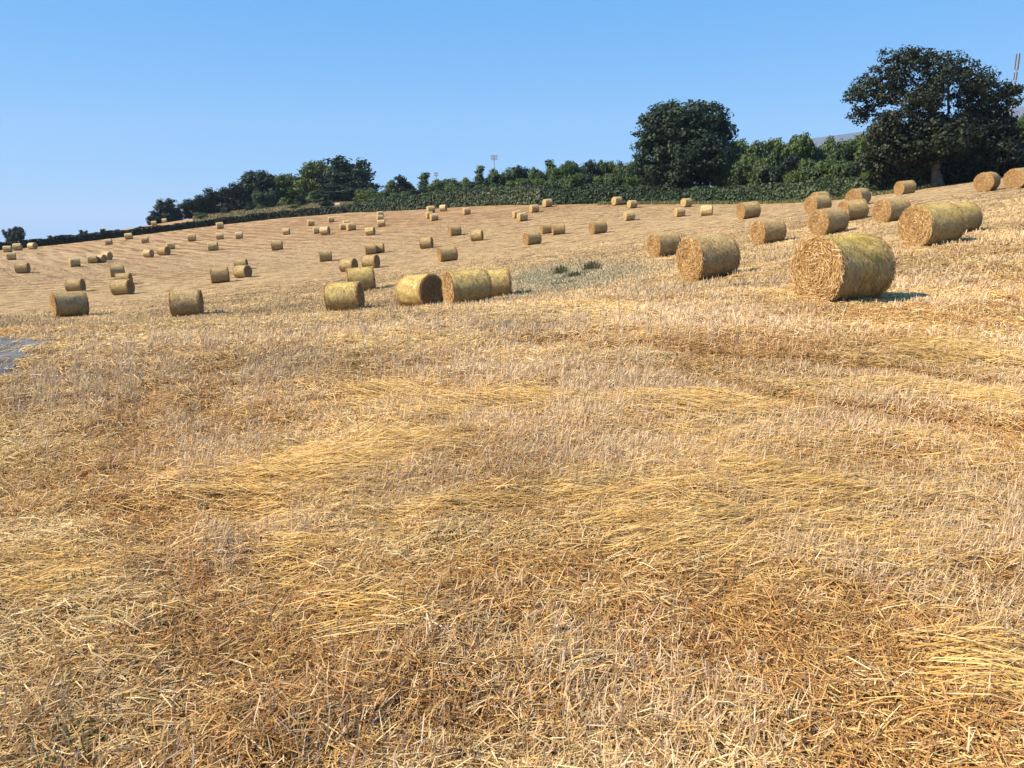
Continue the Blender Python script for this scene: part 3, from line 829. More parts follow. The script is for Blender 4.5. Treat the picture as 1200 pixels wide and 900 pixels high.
# ------------------------------------------------------------------ foliage
def clump_leaves(blobs, per_m2, leaf, seed, clump=0.85, gap=0.0, core=0.25, flat=0.75):
    """leaf clumps over the skin of each lobe, thinner inside; blobs: (cx,cy,cz, rx,ry,rz)"""
    g = np.random.default_rng(seed); P = []; Nn = []; T = []
    for cx, cy, cz, rx, ry, rz in blobs:
        area = 4 * PI * ((rx * ry) ** 1.6 / 3 + (rx * rz) ** 1.6 / 3 + (ry * rz) ** 1.6 / 3) ** (1 / 1.6)
        nc = max(6, int(area / (clump * clump) * 0.75))
        u = unit(g.normal(size=(nc, 3)))
        rad = np.where(g.random(nc) < core, g.uniform(0.25, 0.75, nc), g.uniform(0.80, 1.04, nc))
        cen = np.array([cx, cy, cz]) + u * np.array([rx, ry, rz]) * rad[:, None]
        keep = g.random(nc) > gap
        cen = cen[keep]; u = u[keep]; nc = len(cen)
        if nc == 0: continue
        cs = clump * g.uniform(0.55, 1.25, nc)
        nl = np.maximum(4, (per_m2 * cs * cs * 2.2).astype(int))
        idx = np.repeat(np.arange(nc), nl)
        q = unit(g.normal(size=(len(idx), 3))); qr = g.random(len(idx)) ** 0.45
        off = q * qr[:, None] * cs[idx][:, None] * np.array([1, 1, flat])
        P.append(cen[idx] + off)
        Nn.append(unit(q * 0.8 + u[idx] * 0.5 + np.array([0, 0, 0.35]) + g.normal(size=(len(idx), 3)) * 0.55))
        T.append(np.repeat(g.uniform(0.78, 1.22, nc), nl) * g.uniform(0.8, 1.2, len(idx)))
    P = np.concatenate(P); Nn = np.concatenate(Nn); T = np.concatenate(T)
    sz = leaf * g.uniform(0.6, 1.25, len(P))
    V, Fc = leaf_quads(P, Nn, sz)
    return V, Fc, T

def leaf_tint(T, col, col2, seed):
    g = np.random.default_rng(seed); k = g.random(len(T))[:, None] ** 1.5
    return np.clip((np.array(col) * (1 - k) + np.array(col2) * k) * T[:, None], 0.004, 0.5)

def limb(p0, p1, r0, r1, seed, wob=0.06, n=6):
    g = np.random.default_rng(seed); p0 = np.array(p0, float); p1 = np.array(p1, float)
    L = np.linalg.norm(p1 - p0); t = np.linspace(0, 1, n)[:, None]
    P = p0 + (p1 - p0) * t + g.normal(size=(n, 3)) * wob * L * np.sin(t * PI) * 0.6
    P[:, 2] += (0.06 * L * np.sin(t * PI))[:, 0]
    return tube(P, np.linspace(r0, r1, n), 8)

def make_tree(name, blobs, trunk, leaf, dens, clump, gap, cols, bark, seed, core=0.25, flat=0.75):
    """tree at its own base: trunk (> limbs in the same wood) and crown"""
    root = empty(name, (0, 0, 0))
    V, Fc = join(trunk); mesh_np('trunk', V, Fc, 4, [bark], root, True)
    V, Fc, T = clump_leaves(blobs, dens, leaf, seed, clump, gap, core, flat)
    mesh_np('crown', V, Fc, 4, [M_leaf], root, tint=leaf_tint(T, *cols, seed))
    return root

def ground_z(x, y): return float(base_height(x, y))

def stand_at(o, px, t, dz=-0.1, py=240):
    q = at(px, py, t); o.location = (q[0], q[1], ground_z(q[0], q[1]) + dz); return o

def in_plane(px, py, px0, py0, t0):
    # offset from the base pixel's point, in the upright plane across the view through it
    b_ = at(px0, py0, t0); q_ = at(px, py, t0 * ray(px0, py0)[1] / ray(px, py)[1])
    return q_ - b_

# --- the big oak (measured in photo pixels, about 85 m off)
OAKT = 85.0; mpx = OAKT / F
ob = lambda px, py, rx, rz, y=0.0, ry=None: (in_plane(px, py + max(0, 140 - py) * 0.05, 1098, 219, OAKT)[0], y, in_plane(px, py + max(0, 140 - py) * 0.05, 1098, 219, OAKT)[2], rx * mpx, (ry or (rx + rz) / 2) * mpx, rz * mpx)
upper = [ob(1030,100,30,20,0.5), ob(1008,112,16,10,-0.5), ob(1022,128,20,14,1.5), ob(1052,72,30,16,-1), ob(1078,64,28,12,1), ob(1105,72,26,14,0), ob(1127,82,20,12,-1),
         ob(1060,98,26,16,2.5), ob(1085,92,22,14,-2.5), ob(1080,125,20,18,0), ob(1048,140,20,14,-1.5), ob(1150,90,20,14,0), ob(1165,108,22,16,1.5), ob(1140,112,18,14,-1.5), ob(1183,103,12,9,0), ob(1190,100,9,7,1),
         ob(1184,118,9,6,-1), ob(1156,126,28,14,0), ob(1096,138,18,12,2), ob(1001,109,10,8,0), ob(1008,124,14,8,0), ob(1040,86,22,12,2), ob(1112,110,18,12,3), ob(1125,100,20,12,-2), ob(1066,118,22,14,-3), ob(1100,100,22,14,1), ob(1124,124,13,11,0), ob(1133,112,12,9,1)]
lower = [ob(1055,168,36,22,0), ob(1036,150,20,12,-1), ob(1090,165,36,22,-2.5), ob(1125,165,38,28,0), ob(1155,155,38,28,1), ob(1085,188,42,16,1), ob(1130,192,42,20,2), ob(1165,180,34,24,0), ob(1110,150,24,16,2), ob(1045,190,26,16,2), ob(1152,202,40,14,2.5), ob(1060,204,22,10,3), ob(1185,190,26,20,2), ob(1185,150,18,14,2)]
w = lambda px, py, y=0.0: (in_plane(px, py, 1098, 219, OAKT)[0], y, in_plane(px, py, 1098, 219, OAKT)[2])
oak_wood = [limb(w(1098,222), w(1096,178), 0.56, 0.45, 1, 0.03), limb(w(1097,185), w(1092,120), 0.55, 0.33, 2, 0.06), limb(w(1097,180), w(1060,128,-1), 0.40, 0.16, 3), limb(w(1060,128,-1), w(1025,110), 0.16, 0.05, 4),
            limb(w(1097,175), w(1118,130,1), 0.36, 0.15, 5), limb(w(1118,130,1), w(1110,80), 0.15, 0.05, 6), limb(w(1092,120), w(1060,78,1), 0.28, 0.06, 7), limb(w(1092,120), w(1085,70), 0.26, 0.06, 8), limb(w(1098,165), w(1150,120), 0.38, 0.16, 9),
            limb(w(1150,120), w(1185,102), 0.15, 0.04, 10), limb(w(1150,120), w(1152,92,-1), 0.14, 0.04, 11), limb(w(1075,140,-1), w(1020,132,1), 0.16, 0.04, 12), limb(w(1104,118), w(1112,98,1), 0.12, 0.05, 13), limb(w(1165,170), w(1170,120), 0.2, 0.06, 14)]
flare = tube([w(1098,224), w(1098,219), w(1098,213), w(1097.5,205)], [0.95, 0.80, 0.66, 0.56], 10)
oak = empty('oak_tree', (0, 0, 0))
V, Fc = join(oak_wood + [flare]); nlow = len(oak_wood[0][1])
mesh_np('trunk', V, Fc, 4, [M_bark, M_bark_pale], oak, True, mat_index=[1] * nlow + [0] * (len(Fc) - nlow - len(flare[1])) + [1] * len(flare[1]))
V1_, F1_, T1_ = clump_leaves(upper, 30, 0.165, 900, 0.72, 0.36, 0.28, 0.62)
V2_, F2_, T2_ = clump_leaves(lower, 26, 0.22, 901, 0.85, 0.02, 0.45, 0.8)
V, Fc = join([(V1_, F1_), (V2_, F2_)])
mesh_np('crown', V, Fc, 4, [M_leaf], oak, tint=leaf_tint(np.concatenate([T1_, T2_]), (0.015, 0.023, 0.010), (0.032, 0.038, 0.015), 902))
stand_at(oak, 1098, OAKT, 0.0, 219)
tag(oak, 'huge spreading dark oak with pale trunk, sky showing through its crown', 'tree')

# --- the round sycamore
SYT = 119.0; spx = SYT / F
sb = lambda px, py, rx, rz, y=0.0: (in_plane(800 + (px - 800) * 0.91, py, 800, 228, SYT)[0], y, in_plane(px, py, 800, 228, SYT)[2], rx * spx, (rx + rz) / 2 * spx, rz * spx)
syc = [sb(800,150,44,32,0), sb(775,140,26,20,-2), sb(765,158,22,18,1), sb(760,180,20,16,0), sb(790,126,28,13,1), sb(822,130,28,15,-1), sb(842,148,22,18,1), sb(845,170,20,18,-1), sb(835,190,26,16,1), sb(790,185,34,20,-3), sb(815,175,34,24,-3), sb(770,192,24,14,1), sb(800,205,36,14,0), sb(755,162,12,9,-1), sb(760,134,13,9,0.5), sb(852,160,12,10,2)]
ws_ = lambda px, py, y=0.0: (in_plane(px, py, 800, 228, SYT)[0], y, in_plane(px, py, 800, 228, SYT)[2])
syc_wood = [limb(ws_(803,236), ws_(803,190), 0.7, 0.5, 21, 0.02), limb(ws_(803,195), ws_(795,140), 0.5, 0.1, 22), limb(ws_(803,195), ws_(770,155), 0.35, 0.08, 23), limb(ws_(803,195), ws_(835,155), 0.35, 0.08, 24)]
syct = make_tree('sycamore_tree', syc, syc_wood, 0.26, 20, 1.15, 0.10, ((0.016, 0.034, 0.017), (0.034, 0.056, 0.024)), M_bark, 910, 0.35, 0.62)
stand_at(syct, 800, SYT, 0.0, 232)
tag(syct, 'big round dark green tree standing alone above the middle of the hedge', 'tree')

# --- shared crowns for the copse and the woodland (unit size: about 1 high, 1 wide)
def unit_tree(seed, style, cols, name):
    g = np.random.default_rng(seed)
    if style == 'round':
        bl = [(0, 0, 6.2, 3.2, 3.2, 3.0)] + [(g.uniform(-2.6, 2.6), g.uniform(-2.2, 2.2), g.uniform(2.8, 8.4), *([g.uniform(1.2, 2.0)] * 2), g.uniform(1.0, 1.6)) for _ in range(13)]
    elif style == 'tall':
        bl = [(0, 0, 5.5, 2.4, 2.4, 4.0)] + [(g.uniform(-2.0, 2.0) * (1 - z / 14), g.uniform(-1.8, 1.8), z, *([g.uniform(0.9, 1.5)] * 2), g.uniform(1.0, 1.5)) for z in np.linspace(1.4, 9.2, 13)]
    elif style == 'spire':
        bl = [(g.uniform(-0.5, 0.5), g.uniform(-0.4, 0.4), z, *([max(0.35, 2.3 * (1 - z / 10.6)) * g.uniform(0.8, 1.1)] * 2), 0.85) for z in np.linspace(1.0, 9.7, 14)]
    else:   # bushy to the ground
        bl = [(0, 0, 3.8, 3.4, 3.0, 3.6)] + [(g.uniform(-3.2, 3.2), g.uniform(-2.6, 2.6), g.uniform(1.2, 8.0), *([g.uniform(1.2, 2.1)] * 2), g.uniform(1.1, 1.9)) for _ in range(16)] + [(2.6 * math.cos(k), 2.0 * math.sin(k), 0.9, 1.5, 1.5, 1.0) for k in range(6)]
    wood = [limb((0, 0, -0.6), (0.1, 0, 4.5), 0.28, 0.16, seed), limb((0, 0, 2.5), (1.6, 0.3, 6.0), 0.14, 0.05, seed + 1), limb((0, 0, 2.2), (-1.5, -0.4, 6.2), 0.14, 0.05, seed + 2), limb((0, 0, 4.2), (0.2, 0.2, 8.5), 0.15, 0.03, seed + 3)]
    return make_tree(name, bl, wood, 0.30, 13, 1.0, 0.08, cols, M_bark, seed, 0.30, 0.75)

DARKG = ((0.012, 0.025, 0.015), (0.025, 0.043, 0.020)); MIDG = ((0.055, 0.091, 0.023), (0.117, 0.159, 0.037)); BLUEG = ((0.043, 0.071, 0.029), (0.085, 0.116, 0.041))
KIND = {'dark_round': unit_tree(1001, 'round', DARKG, 'broadleaf_tree'), 'dark_bushy': unit_tree(1011, 'bushy', DARKG, 'broadleaf_tree'), 'mid_bushy': unit_tree(1021, 'bushy', MIDG, 'broadleaf_tree'),
        'mid_tall': unit_tree(1031, 'tall', MIDG, 'broadleaf_tree'), 'blue_bushy': unit_tree(1041, 'bushy', BLUEG, 'broadleaf_tree'), 'spire': unit_tree(1051, 'spire', BLUEG, 'conifer_tree'), 'mid_round': unit_tree(1061, 'round', MIDG, 'broadleaf_tree')}
kind_used = set()
def grow(kind, px, top, t, wpx, label, group=None, base=None, cat='tree'):
    o = KIND[kind]
    if kind in kind_used: o = copy_tree(o)
    kind_used.add(kind)
    mid = (top + (240 if base is None else base)) / 2
    q = at(px, mid, t); z = ground_z(q[0], q[1]) - 0.1
    tp = at(px, top, t * ray(px, mid)[1] / ray(px, top)[1])
    H = max(tp[2] - z, 1.0); Wm = wpx / F * t
    hn, wn = {'round': (9.6, 8.2), 'bushy': (9.4, 8.6), 'tall': (10.3, 5.8), 'spire': (10.6, 4.6)}[kind.split('_')[-1] if kind != 'spire' else 'spire']
    s = Wm / wn
    o.location = (q[0], q[1], z); o.scale = (s, s * 0.9, H / hn); o.rotation_euler = (0, 0, float(RNG.uniform(-0.6, 0.6)) + (PI if RNG.random() < 0.5 else 0))
    tag(o, label, cat, group)
    return o

# copse on the rise to the left of the middle
for a in [('dark_round', 22, 265, 205, 17, 'lone round tree on the skyline above the low end of the hedge', None, 288.3), ('dark_bushy', 12, 268, 206, 13, 'smaller tree touching the lone round one on the skyline above the hedge', None, 289.3),
          ('dark_bushy', 60, 276, 168, 13, 'low dark bush rising from the hedge after the lone tree', None, 284.8), ('dark_bushy', 96, 269.5, 172, 11, 'upright dark bush rising from the hedge halfway to the copse', None, 277.9), ('dark_bushy', 121, 268, 185, 6, 'tiny dark bush on the skyline just before the second field', None, 273.0),
          ('dark_bushy', 181, 247, 216, 17, 'low tree forming the outer end of the small pair on the skyline', None, 262.0), ('dark_bushy', 198, 233, 217, 27, 'taller tree of the small pair on the skyline, apart from the copse', None, 259.1), ('dark_bushy', 209, 247, 218, 12, 'low bushy growth beside the taller tree of the small skyline pair', None, 257.3),
          ('dark_bushy', 231, 233, 222, 37.8, 'outermost low dark tree of the copse', None, 253.5), ('dark_bushy', 245, 228, 224, 35.1, 'second dark tree of the copse, its crown merging with the outermost', None, 250.2), ('dark_bushy', 262, 220, 226, 40.5, 'third dark tree of the copse, at the step up in its skyline', None, 246.2),
          ('dark_bushy', 283, 214, 228, 37.8, 'dark tree of the copse beside its rounded peak', None, 242.9), ('dark_round', 302, 199, 230, 48.6, 'dark rounded peak tree of the copse', None, 240.0), ('dark_bushy', 322, 207, 232, 40.5, 'dark tree after the rounded peak of the copse, with a flat shoulder', None, 238.3),
          ('mid_bushy', 345, 205, 232, 48.6, 'lighter green tree after the notch in the copse', None, 237.5), ('mid_round', 365, 203, 228, 48.6, 'lighter green tree with pale trunk showing, between the notch and the tallest tree', None, 237.2), ('mid_bushy', 384, 190, 226, 54, 'leafy green side of the tallest clump of the copse', None, 236.9),
          ('dark_bushy', 402, 184, 224, 62.1, 'tallest dark tree crowning the copse', None, 236.7), ('dark_bushy', 417, 198, 220, 54, 'dark rounded tree closing the copse on the woodland side', None, 236.6), ('dark_bushy', 400, 215, 219, 81, 'broad dark tree filling in under the tallest copse tree', None, 236.7)]:
    grow(*a)
for a in [('blue_bushy', 310, 222, 212, 26, 'rounded grey-green bush on the rough grass in front of the copse', None, 242), ('dark_bushy', 265, 238, 205, 13, 'low dark bush in front of the copse steps', None, 248), ('dark_bushy', 292, 238, 206, 13, 'small dark bush beside the rounded grey-green one', None, 243), ('mid_bushy', 236, 249, 195, 16, 'low olive bush between the long hedge and the copse', None, 259),
          ('dark_bushy', 353, 228, 205, 13, 'dark upright bush under the lighter green copse trees', None, 242), ('dark_bushy', 385, 236, 190, 20, 'dark bush where the copse meets the long hedge', None, 245), ('mid_bushy', 345, 240, 195, 14, 'low green bush on the rough grass by the long hedge', None, 246)]:
    grow(*a, cat='bush')
# woodland behind the hedge
G1 = 'woodland trees between the copse and the round tree'
L1 = {'mid_bushy': 'bushy mid green tree in the woodland from the copse to the round tree', 'dark_bushy': 'bushy dark green tree in the woodland from the copse to the round tree', 'blue_bushy': 'bushy grey-green tree in the woodland from the copse to the round tree', 'mid_tall': 'slender mid green tree in the woodland from the copse to the round tree', 'spire': 'pointed conifer in the woodland from the copse to the round tree'}
prof = [(430,222),(447,219),(458,212),(470,206),(480,214),(497,202),(508,216),(523,208),(535,210),(547,209),(562,194),(572,206),(587,195),(600,200),(609,195),(624,197),(636,196),(645,187),(655,193),(666,190),(680,186),(692,189),(705,189),(720,190),(735,186),(748,190),(762,190)]
ks = ['mid_bushy', 'blue_bushy', 'mid_tall', 'dark_bushy', 'mid_tall', 'spire', 'mid_bushy', 'blue_bushy', 'mid_bushy', 'mid_tall', 'spire', 'mid_bushy', 'blue_bushy', 'mid_tall', 'dark_bushy', 'mid_tall', 'blue_bushy', 'spire', 'mid_bushy', 'mid_tall', 'blue_bushy', 'dark_bushy', 'mid_tall', 'mid_bushy', 'blue_bushy', 'mid_bushy', 'dark_bushy']
for i, ((px, top), k) in enumerate(zip(prof, ks)):
    t = np.interp(px, [430, 560, 660, 760], [172, 156, 140, 130]) + (i % 3) * 3.5
    grow(k, px, top, t, (20 if k == 'spire' else 17 if k == 'mid_tall' else 30) * (1 + 0.15 * ((i * 7) % 3 - 1)), L1[k], G1)
for i, px in enumerate(range(436, 770, 17)):
    t = np.interp(px, [430, 560, 660, 760], [168, 149, 132, 123]); top = np.interp(px, [430, 500, 600, 700, 760], [228, 222, 212, 204, 202]) + (i * 5 % 7) - 3
    k = ['mid_bushy', 'blue_bushy', 'mid_bushy', 'dark_bushy'][i % 4]
    grow(k, px, top, t, 30, L1[k].replace('bushy', 'low').replace('in the woodland', 'fronting the woodland'), G1)
G2 = 'woodland trees between the round tree and the oak'
L2 = {k: v.replace('from the copse to the round tree', 'from the round tree to the oak') for k, v in L1.items()}
prof = [(862,172),(874,165),(886,168),(900,162),(915,164),(930,161),(941,158),(955,164),(968,162),(982,163),(996,160),(1008,160),(1020,152),(1034,160)]
ks = ['dark_bushy', 'mid_bushy', 'mid_tall', 'blue_bushy', 'mid_bushy', 'mid_tall', 'mid_bushy', 'blue_bushy', 'mid_tall', 'blue_bushy', 'mid_bushy', 'mid_tall', 'mid_bushy', 'dark_bushy']
for i, ((px, top), k) in enumerate(zip(prof, ks)):
    t = np.interp(px, [860, 960, 1040], [124, 112, 102]) + (i % 3) * 3
    grow(k, px, top, t, (24 if k == 'mid_tall' else 42) * (1 + 0.15 * ((i * 5) % 3 - 1)), L2[k], G2)
for i, px in enumerate(range(852, 1050, 18)):
    t = np.interp(px, [850, 960, 1050], [116, 103, 95]); top = 182 + (i * 5 % 9) - 2
    k = ['mid_bushy', 'blue_bushy', 'mid_bushy', 'blue_bushy', 'dark_bushy'][i % 5]
    grow(k, px, top, t, 40, L2[k].replace('bushy', 'low').replace('in the woodland', 'fronting the woodland'), G2)
for a in [('mid_bushy', 1192, 134, 100, 40, 'green tree beyond the oak, below the mast'), ('mid_bushy', 1215, 130, 102, 44, 'green tree at the very edge beyond the oak'), ('dark_bushy', 1165, 150, 97, 50, 'dark tree filling the gap under the oak nearest the mast'), ('dark_bushy', 1128, 160, 97, 50, 'dark tree filling the gap directly behind the oak trunk'), ('dark_bushy', 1200, 165, 92, 46, 'dark bushy tree low down beyond the end of the oak'), ('mid_bushy', 1240, 150, 95, 50, 'green tree just past the edge bale beyond the oak'), ('dark_bushy', 1070, 165, 99, 46, 'dark tree behind the oak on the woodland side')]:
    grow(*a)
for k, o in list(KIND.items()):
    if k not in kind_used:
        for ch in list(o.children_recursive): bpy.data.objects.remove(ch)
        bpy.data.objects.remove(o)

# hedges
def hedge(name, pts, hgt, width, leaf, dens, cols, label, seed, rough=0.25):
    g = np.random.default_rng(seed)
    W = np.array([at(*p)[:2] for p in pts]); seg = np.linalg.norm(np.diff(W, axis=0), axis=1); cum = np.concatenate([[0], np.cumsum(seg)]); Ltot = cum[-1]
    hs = np.array(hgt, float)
    def pos(s): return np.stack([np.interp(s, cum, W[:, 0]), np.interp(s, cum, W[:, 1])], -1)
    n = int(Ltot * dens); s = g.random(n) * Ltot; c = pos(s); tdir = unit(pos(np.minimum(s + 0.5, Ltot)) - pos(np.maximum(s - 0.5, 0))); nrm = np.stack([tdir[:, 1], -tdir[:, 0]], -1)
    hh = np.interp(s, cum, hs) * (1 + rough * (fbm(s, s * 0 + seed, 3.0, seed) - 0.5) * 2 + rough * 0.6 * (value_noise(s, s * 0, 0.9, seed + 3) - 0.5))
    a = g.random(n); v = g.random(n); top = a < 0.35
    wv = np.where(top, g.uniform(-1, 1, n), np.sign(g.random(n) - 0.35) * g.uniform(0.75, 1.05, n)) * width / 2 * (1 + 0.3 * (value_noise(s, v * 3, 0.8, seed + 5) - 0.5))
    zz = np.where(top, hh * g.uniform(0.92, 1.05, n), hh * v)
    xy = c + nrm * wv[:, None]
    P = np.stack([xy[:, 0], xy[:, 1], base_height(xy[:, 0], xy[:, 1]) + zz], -1)
    nn = np.where(top[:, None], np.array([0, 0, 1.0]), np.stack([nrm[:, 0] * np.sign(wv), nrm[:, 1] * np.sign(wv), np.full(n, 0.3)], -1))
    V, Fc = leaf_quads(P, unit(nn + g.normal(size=(n, 3)) * 0.6), leaf * g.uniform(0.6, 1.3, n))
    T = g.uniform(0.7, 1.3, n) * (0.75 + 0.5 * fbm(s, zz, 1.6, seed + 7))
    root = empty(name, (0, 0, 0))
    mesh_np('foliage', V, Fc, 4, [M_leaf], root, tint=leaf_tint(T, *cols, seed))
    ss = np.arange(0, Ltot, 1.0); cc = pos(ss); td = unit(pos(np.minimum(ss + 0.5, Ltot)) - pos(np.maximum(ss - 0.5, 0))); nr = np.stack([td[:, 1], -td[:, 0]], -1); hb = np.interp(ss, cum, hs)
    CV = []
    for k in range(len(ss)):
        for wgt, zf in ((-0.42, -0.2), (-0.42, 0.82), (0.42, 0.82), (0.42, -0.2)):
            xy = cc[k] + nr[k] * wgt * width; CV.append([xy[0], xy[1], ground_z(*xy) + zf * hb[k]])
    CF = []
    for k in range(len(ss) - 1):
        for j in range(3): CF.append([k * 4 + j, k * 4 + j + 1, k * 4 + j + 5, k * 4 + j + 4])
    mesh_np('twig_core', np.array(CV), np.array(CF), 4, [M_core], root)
    return tag(root, label, 'hedge')

hedge('hedge', [(-90,300.5,161),(0,291.5,158),(60,285.5,160),(150,274.5,165),(250,266,170),(330,257.5,172),(405,248,169)], [1.6,1.6,1.5,1.35,1.4,1.4,1.3], 1.6, 0.24, 130, ((0.018, 0.026, 0.016), (0.034, 0.040, 0.024)), 'long low dark clipped hedge climbing the slope between the two fields', 51, 0.22)
hedge('hedge', [(405,243,170),(440,242,164),(500,242,154),(560,241.5,144),(600,239,136),(640,234,128)], [1.6,2.2,2.6,2.6,2.5,2.8], 2.2, 0.26, 170, ((0.043, 0.066, 0.037), (0.083, 0.102, 0.052)), 'rough untrimmed hedge along the field rim in front of the woodland', 52, 0.35)
hedge('hedge', [(636,234,128),(660,233,125.5),(740,236,119.5),(800,237,115),(860,237,109),(920,236,101),(960,235,95),(1020,228,89),(1060,224,87.5),(1082,221,87)], [2.6,2.6,2.5,2.4,2.3,2.3,2.3,2.1,1.9,1.7], 2.0, 0.22, 200, ((0.033, 0.060, 0.029), (0.070, 0.099, 0.043)), 'dense clipped dark hedge running beneath the round tree to the oak trunk', 53, 0.22)
hedge('hedge', [(1108,217,88),(1150,210.5,87),(1200,204,85),(1300,192,82)], [1.5,2.0,2.2,2.2], 2.0, 0.22, 180, ((0.027, 0.046, 0.023), (0.056, 0.076, 0.033)), 'shaded dark hedge under the end-on bales beyond the oak trunk', 54, 0.2)

# rough grass between the long hedge and the copse
def grass_blades(x, y, L, W, cols, seed, lean=0.35):
    g = np.random.default_rng(seed); n = len(x); az = g.random(n) * 2 * PI; el = PI / 2 - np.abs(g.normal(size=n)) * lean
    d = np.stack([np.cos(az) * np.cos(el), np.sin(az) * np.cos(el), np.sin(el)], -1)
    p = np.stack([x, y, height(x, y) - 0.02], -1)
    V, Fc, k = ribbons(p, d, L, W, g.normal(size=n) * 0.08 * L, unit(unit(CAM - p) + g.normal(size=(n, 3)) * 0.5), True)
    col = np.array(cols)[g.integers(0, len(cols), n)] * g.uniform(0.75, 1.2, (n, 1))
    return V, Fc, np.repeat(col, k, 0)
n = 9000; g = np.random.default_rng(77)
pxs = g.uniform(225, 435, n); tt = g.uniform(176, 226, n)
q = np.array([at(a_, 245, b_) for a_, b_ in zip(pxs, tt)])
V, Fc, tn = grass_blades(q[:, 0], q[:, 1], g.uniform(0.3, 0.8, n), g.uniform(0.10, 0.25, n), [(0.34,0.27,0.13),(0.24,0.21,0.10),(0.13,0.14,0.06),(0.40,0.31,0.16)], 78, 0.6)
tag(mesh_np('rough_grass', V, Fc, 4, [M_straw], tint=tn), kind='stuff')

g = np.random.default_rng(177); n = 7000
kx = g.uniform(700, 1095, n); ky = np.interp(kx, [660,740,800,860,920,960,1020,1060,1100], [234,237.5,238.5,238.5,237.5,236.5,229.8,225.6,219.2]); kt = np.interp(kx, [660,740,800,860,920,960,1020,1060,1100], [124,118,114,108,100,94,88,86,85]) - g.uniform(-0.5, 1.6, n)
q = np.array([at(a_, b_, c_) for a_, b_, c_ in zip(kx, ky, kt)])
V, Fc, tn = grass_blades(q[:, 0], q[:, 1], g.uniform(0.12, 0.55, n), g.uniform(0.05, 0.12, n), [(0.16,0.17,0.07),(0.10,0.13,0.045),(0.30,0.26,0.12),(0.22,0.20,0.09)], 178, 0.5)
tag(mesh_np('verge_grass', V, Fc, 4, [M_straw], tint=tn), kind='stuff')

# weeds in the hollow and by the camera
def weed(px, py, t, nb, h, spread, cols, label, name='weed', cat='weed'):
    c = at(px, py, t); g = np.random.default_rng(int(px)); x = g.normal(size=nb) * spread; y = g.normal(size=nb) * spread
    root = empty(name, (c[0], c[1], float(height(c[0], c[1]))))
    V, Fc, tn = grass_blades(c[0] + x, c[1] + y, h * g.uniform(0.4, 1.1, nb), np.maximum(0.006, g.uniform(0.5, 1.0, nb) * t / 900.0 * 0.9), cols, int(px), 0.5)
    V = V - np.array(root.location)
    mesh_np('leaves', V, Fc, 4, [M_straw], root, tint=tn)
    if h < 0.15: return tag(root, label, cat)
    st = []
    for k in range(5):
        a = g.normal(size=2) * spread * 0.7
        st.append(limb((a[0] * 0.4, a[1] * 0.4, -0.03), (a[0], a[1], h * g.uniform(0.7, 1.05)), 0.004 + 0.0002 * t, 0.002, k, 0.08, 4))
    V, Fc = join(st); mesh_np('stalk', V, Fc, 4, [M_bark], root, True)
    return tag(root, label, cat)
hollow_t = float(np.hypot(*ground_hit(668, 320, 20)[:2]))
GR = [(0.10,0.12,0.045),(0.15,0.16,0.06),(0.07,0.085,0.035),(0.22,0.19,0.09)]; BR = [(0.10,0.08,0.045),(0.14,0.10,0.06),(0.07,0.07,0.035),(0.20,0.15,0.09)]
for px, py, nb, h, sp, cl, lab in [(656,321,220,0.42,0.16,GR,'spiky green weed tuft, uppermost in the weedy hollow'), (671,326,200,0.32,0.17,BR,'dark brownish weed clump in the middle of the weedy hollow'), (693,317,220,0.46,0.17,BR,'dark ragged weed at the far end of the weedy hollow'), (660,333,180,0.16,0.28,GR,'low dark weed at the shaded near lip of the weedy hollow'), (683,322,110,0.16,0.22,GR,'low faded weed joining the brownish clump and the ragged one')]:
    c = ground_hit(px, py, 20); weed(px, py, float(np.linalg.norm(c - CAM) / np.linalg.norm(ray(px, py))), nb, h, sp, cl, lab)
GW = [(0.11,0.14,0.06),(0.08,0.11,0.05),(0.20,0.20,0.10),(0.30,0.25,0.13)]
for px, py, nb, h, sp, lab in [(80,890,150,0.09,0.08,'grey-green weed tuft in the bottom corner of the field'), (300,800,26,0.07,0.03,'tiny green seedling among chopped straw, below the bleached straw'), (88,688,40,0.10,0.05,'small green weed in bleached loose straw, above the corner tuft')]:
    c = ground_hit(px, py); weed(px, py, float(np.linalg.norm(c - CAM) / np.linalg.norm(ray(px, py))), nb, h, sp, GW, lab)
# faded grey-green short growth in the hollow
n = 22000; g = np.random.default_rng(91); c0 = ground_hit(655, 328, 20); a = g.normal(size=n); bq = g.normal(size=n)
az0 = math.atan2(c0[0], c0[1]); dd = np.hypot(c0[0], c0[1])
vx = c0[0] + a * 2.0 * math.cos(az0) + bq * 4.2 * math.sin(az0); vy = c0[1] - a * 2.0 * math.sin(az0) + bq * 4.2 * math.cos(az0)
V, Fc, tn = grass_blades(vx, vy, g.uniform(0.06, 0.16, n), g.uniform(0.02, 0.04, n), [(0.48,0.43,0.29),(0.40,0.37,0.24),(0.55,0.49,0.34),(0.30,0.29,0.17)], 92, 0.7)
tag(mesh_np('short_grass', V, Fc, 4, [M_straw], tint=tn), kind='stuff')

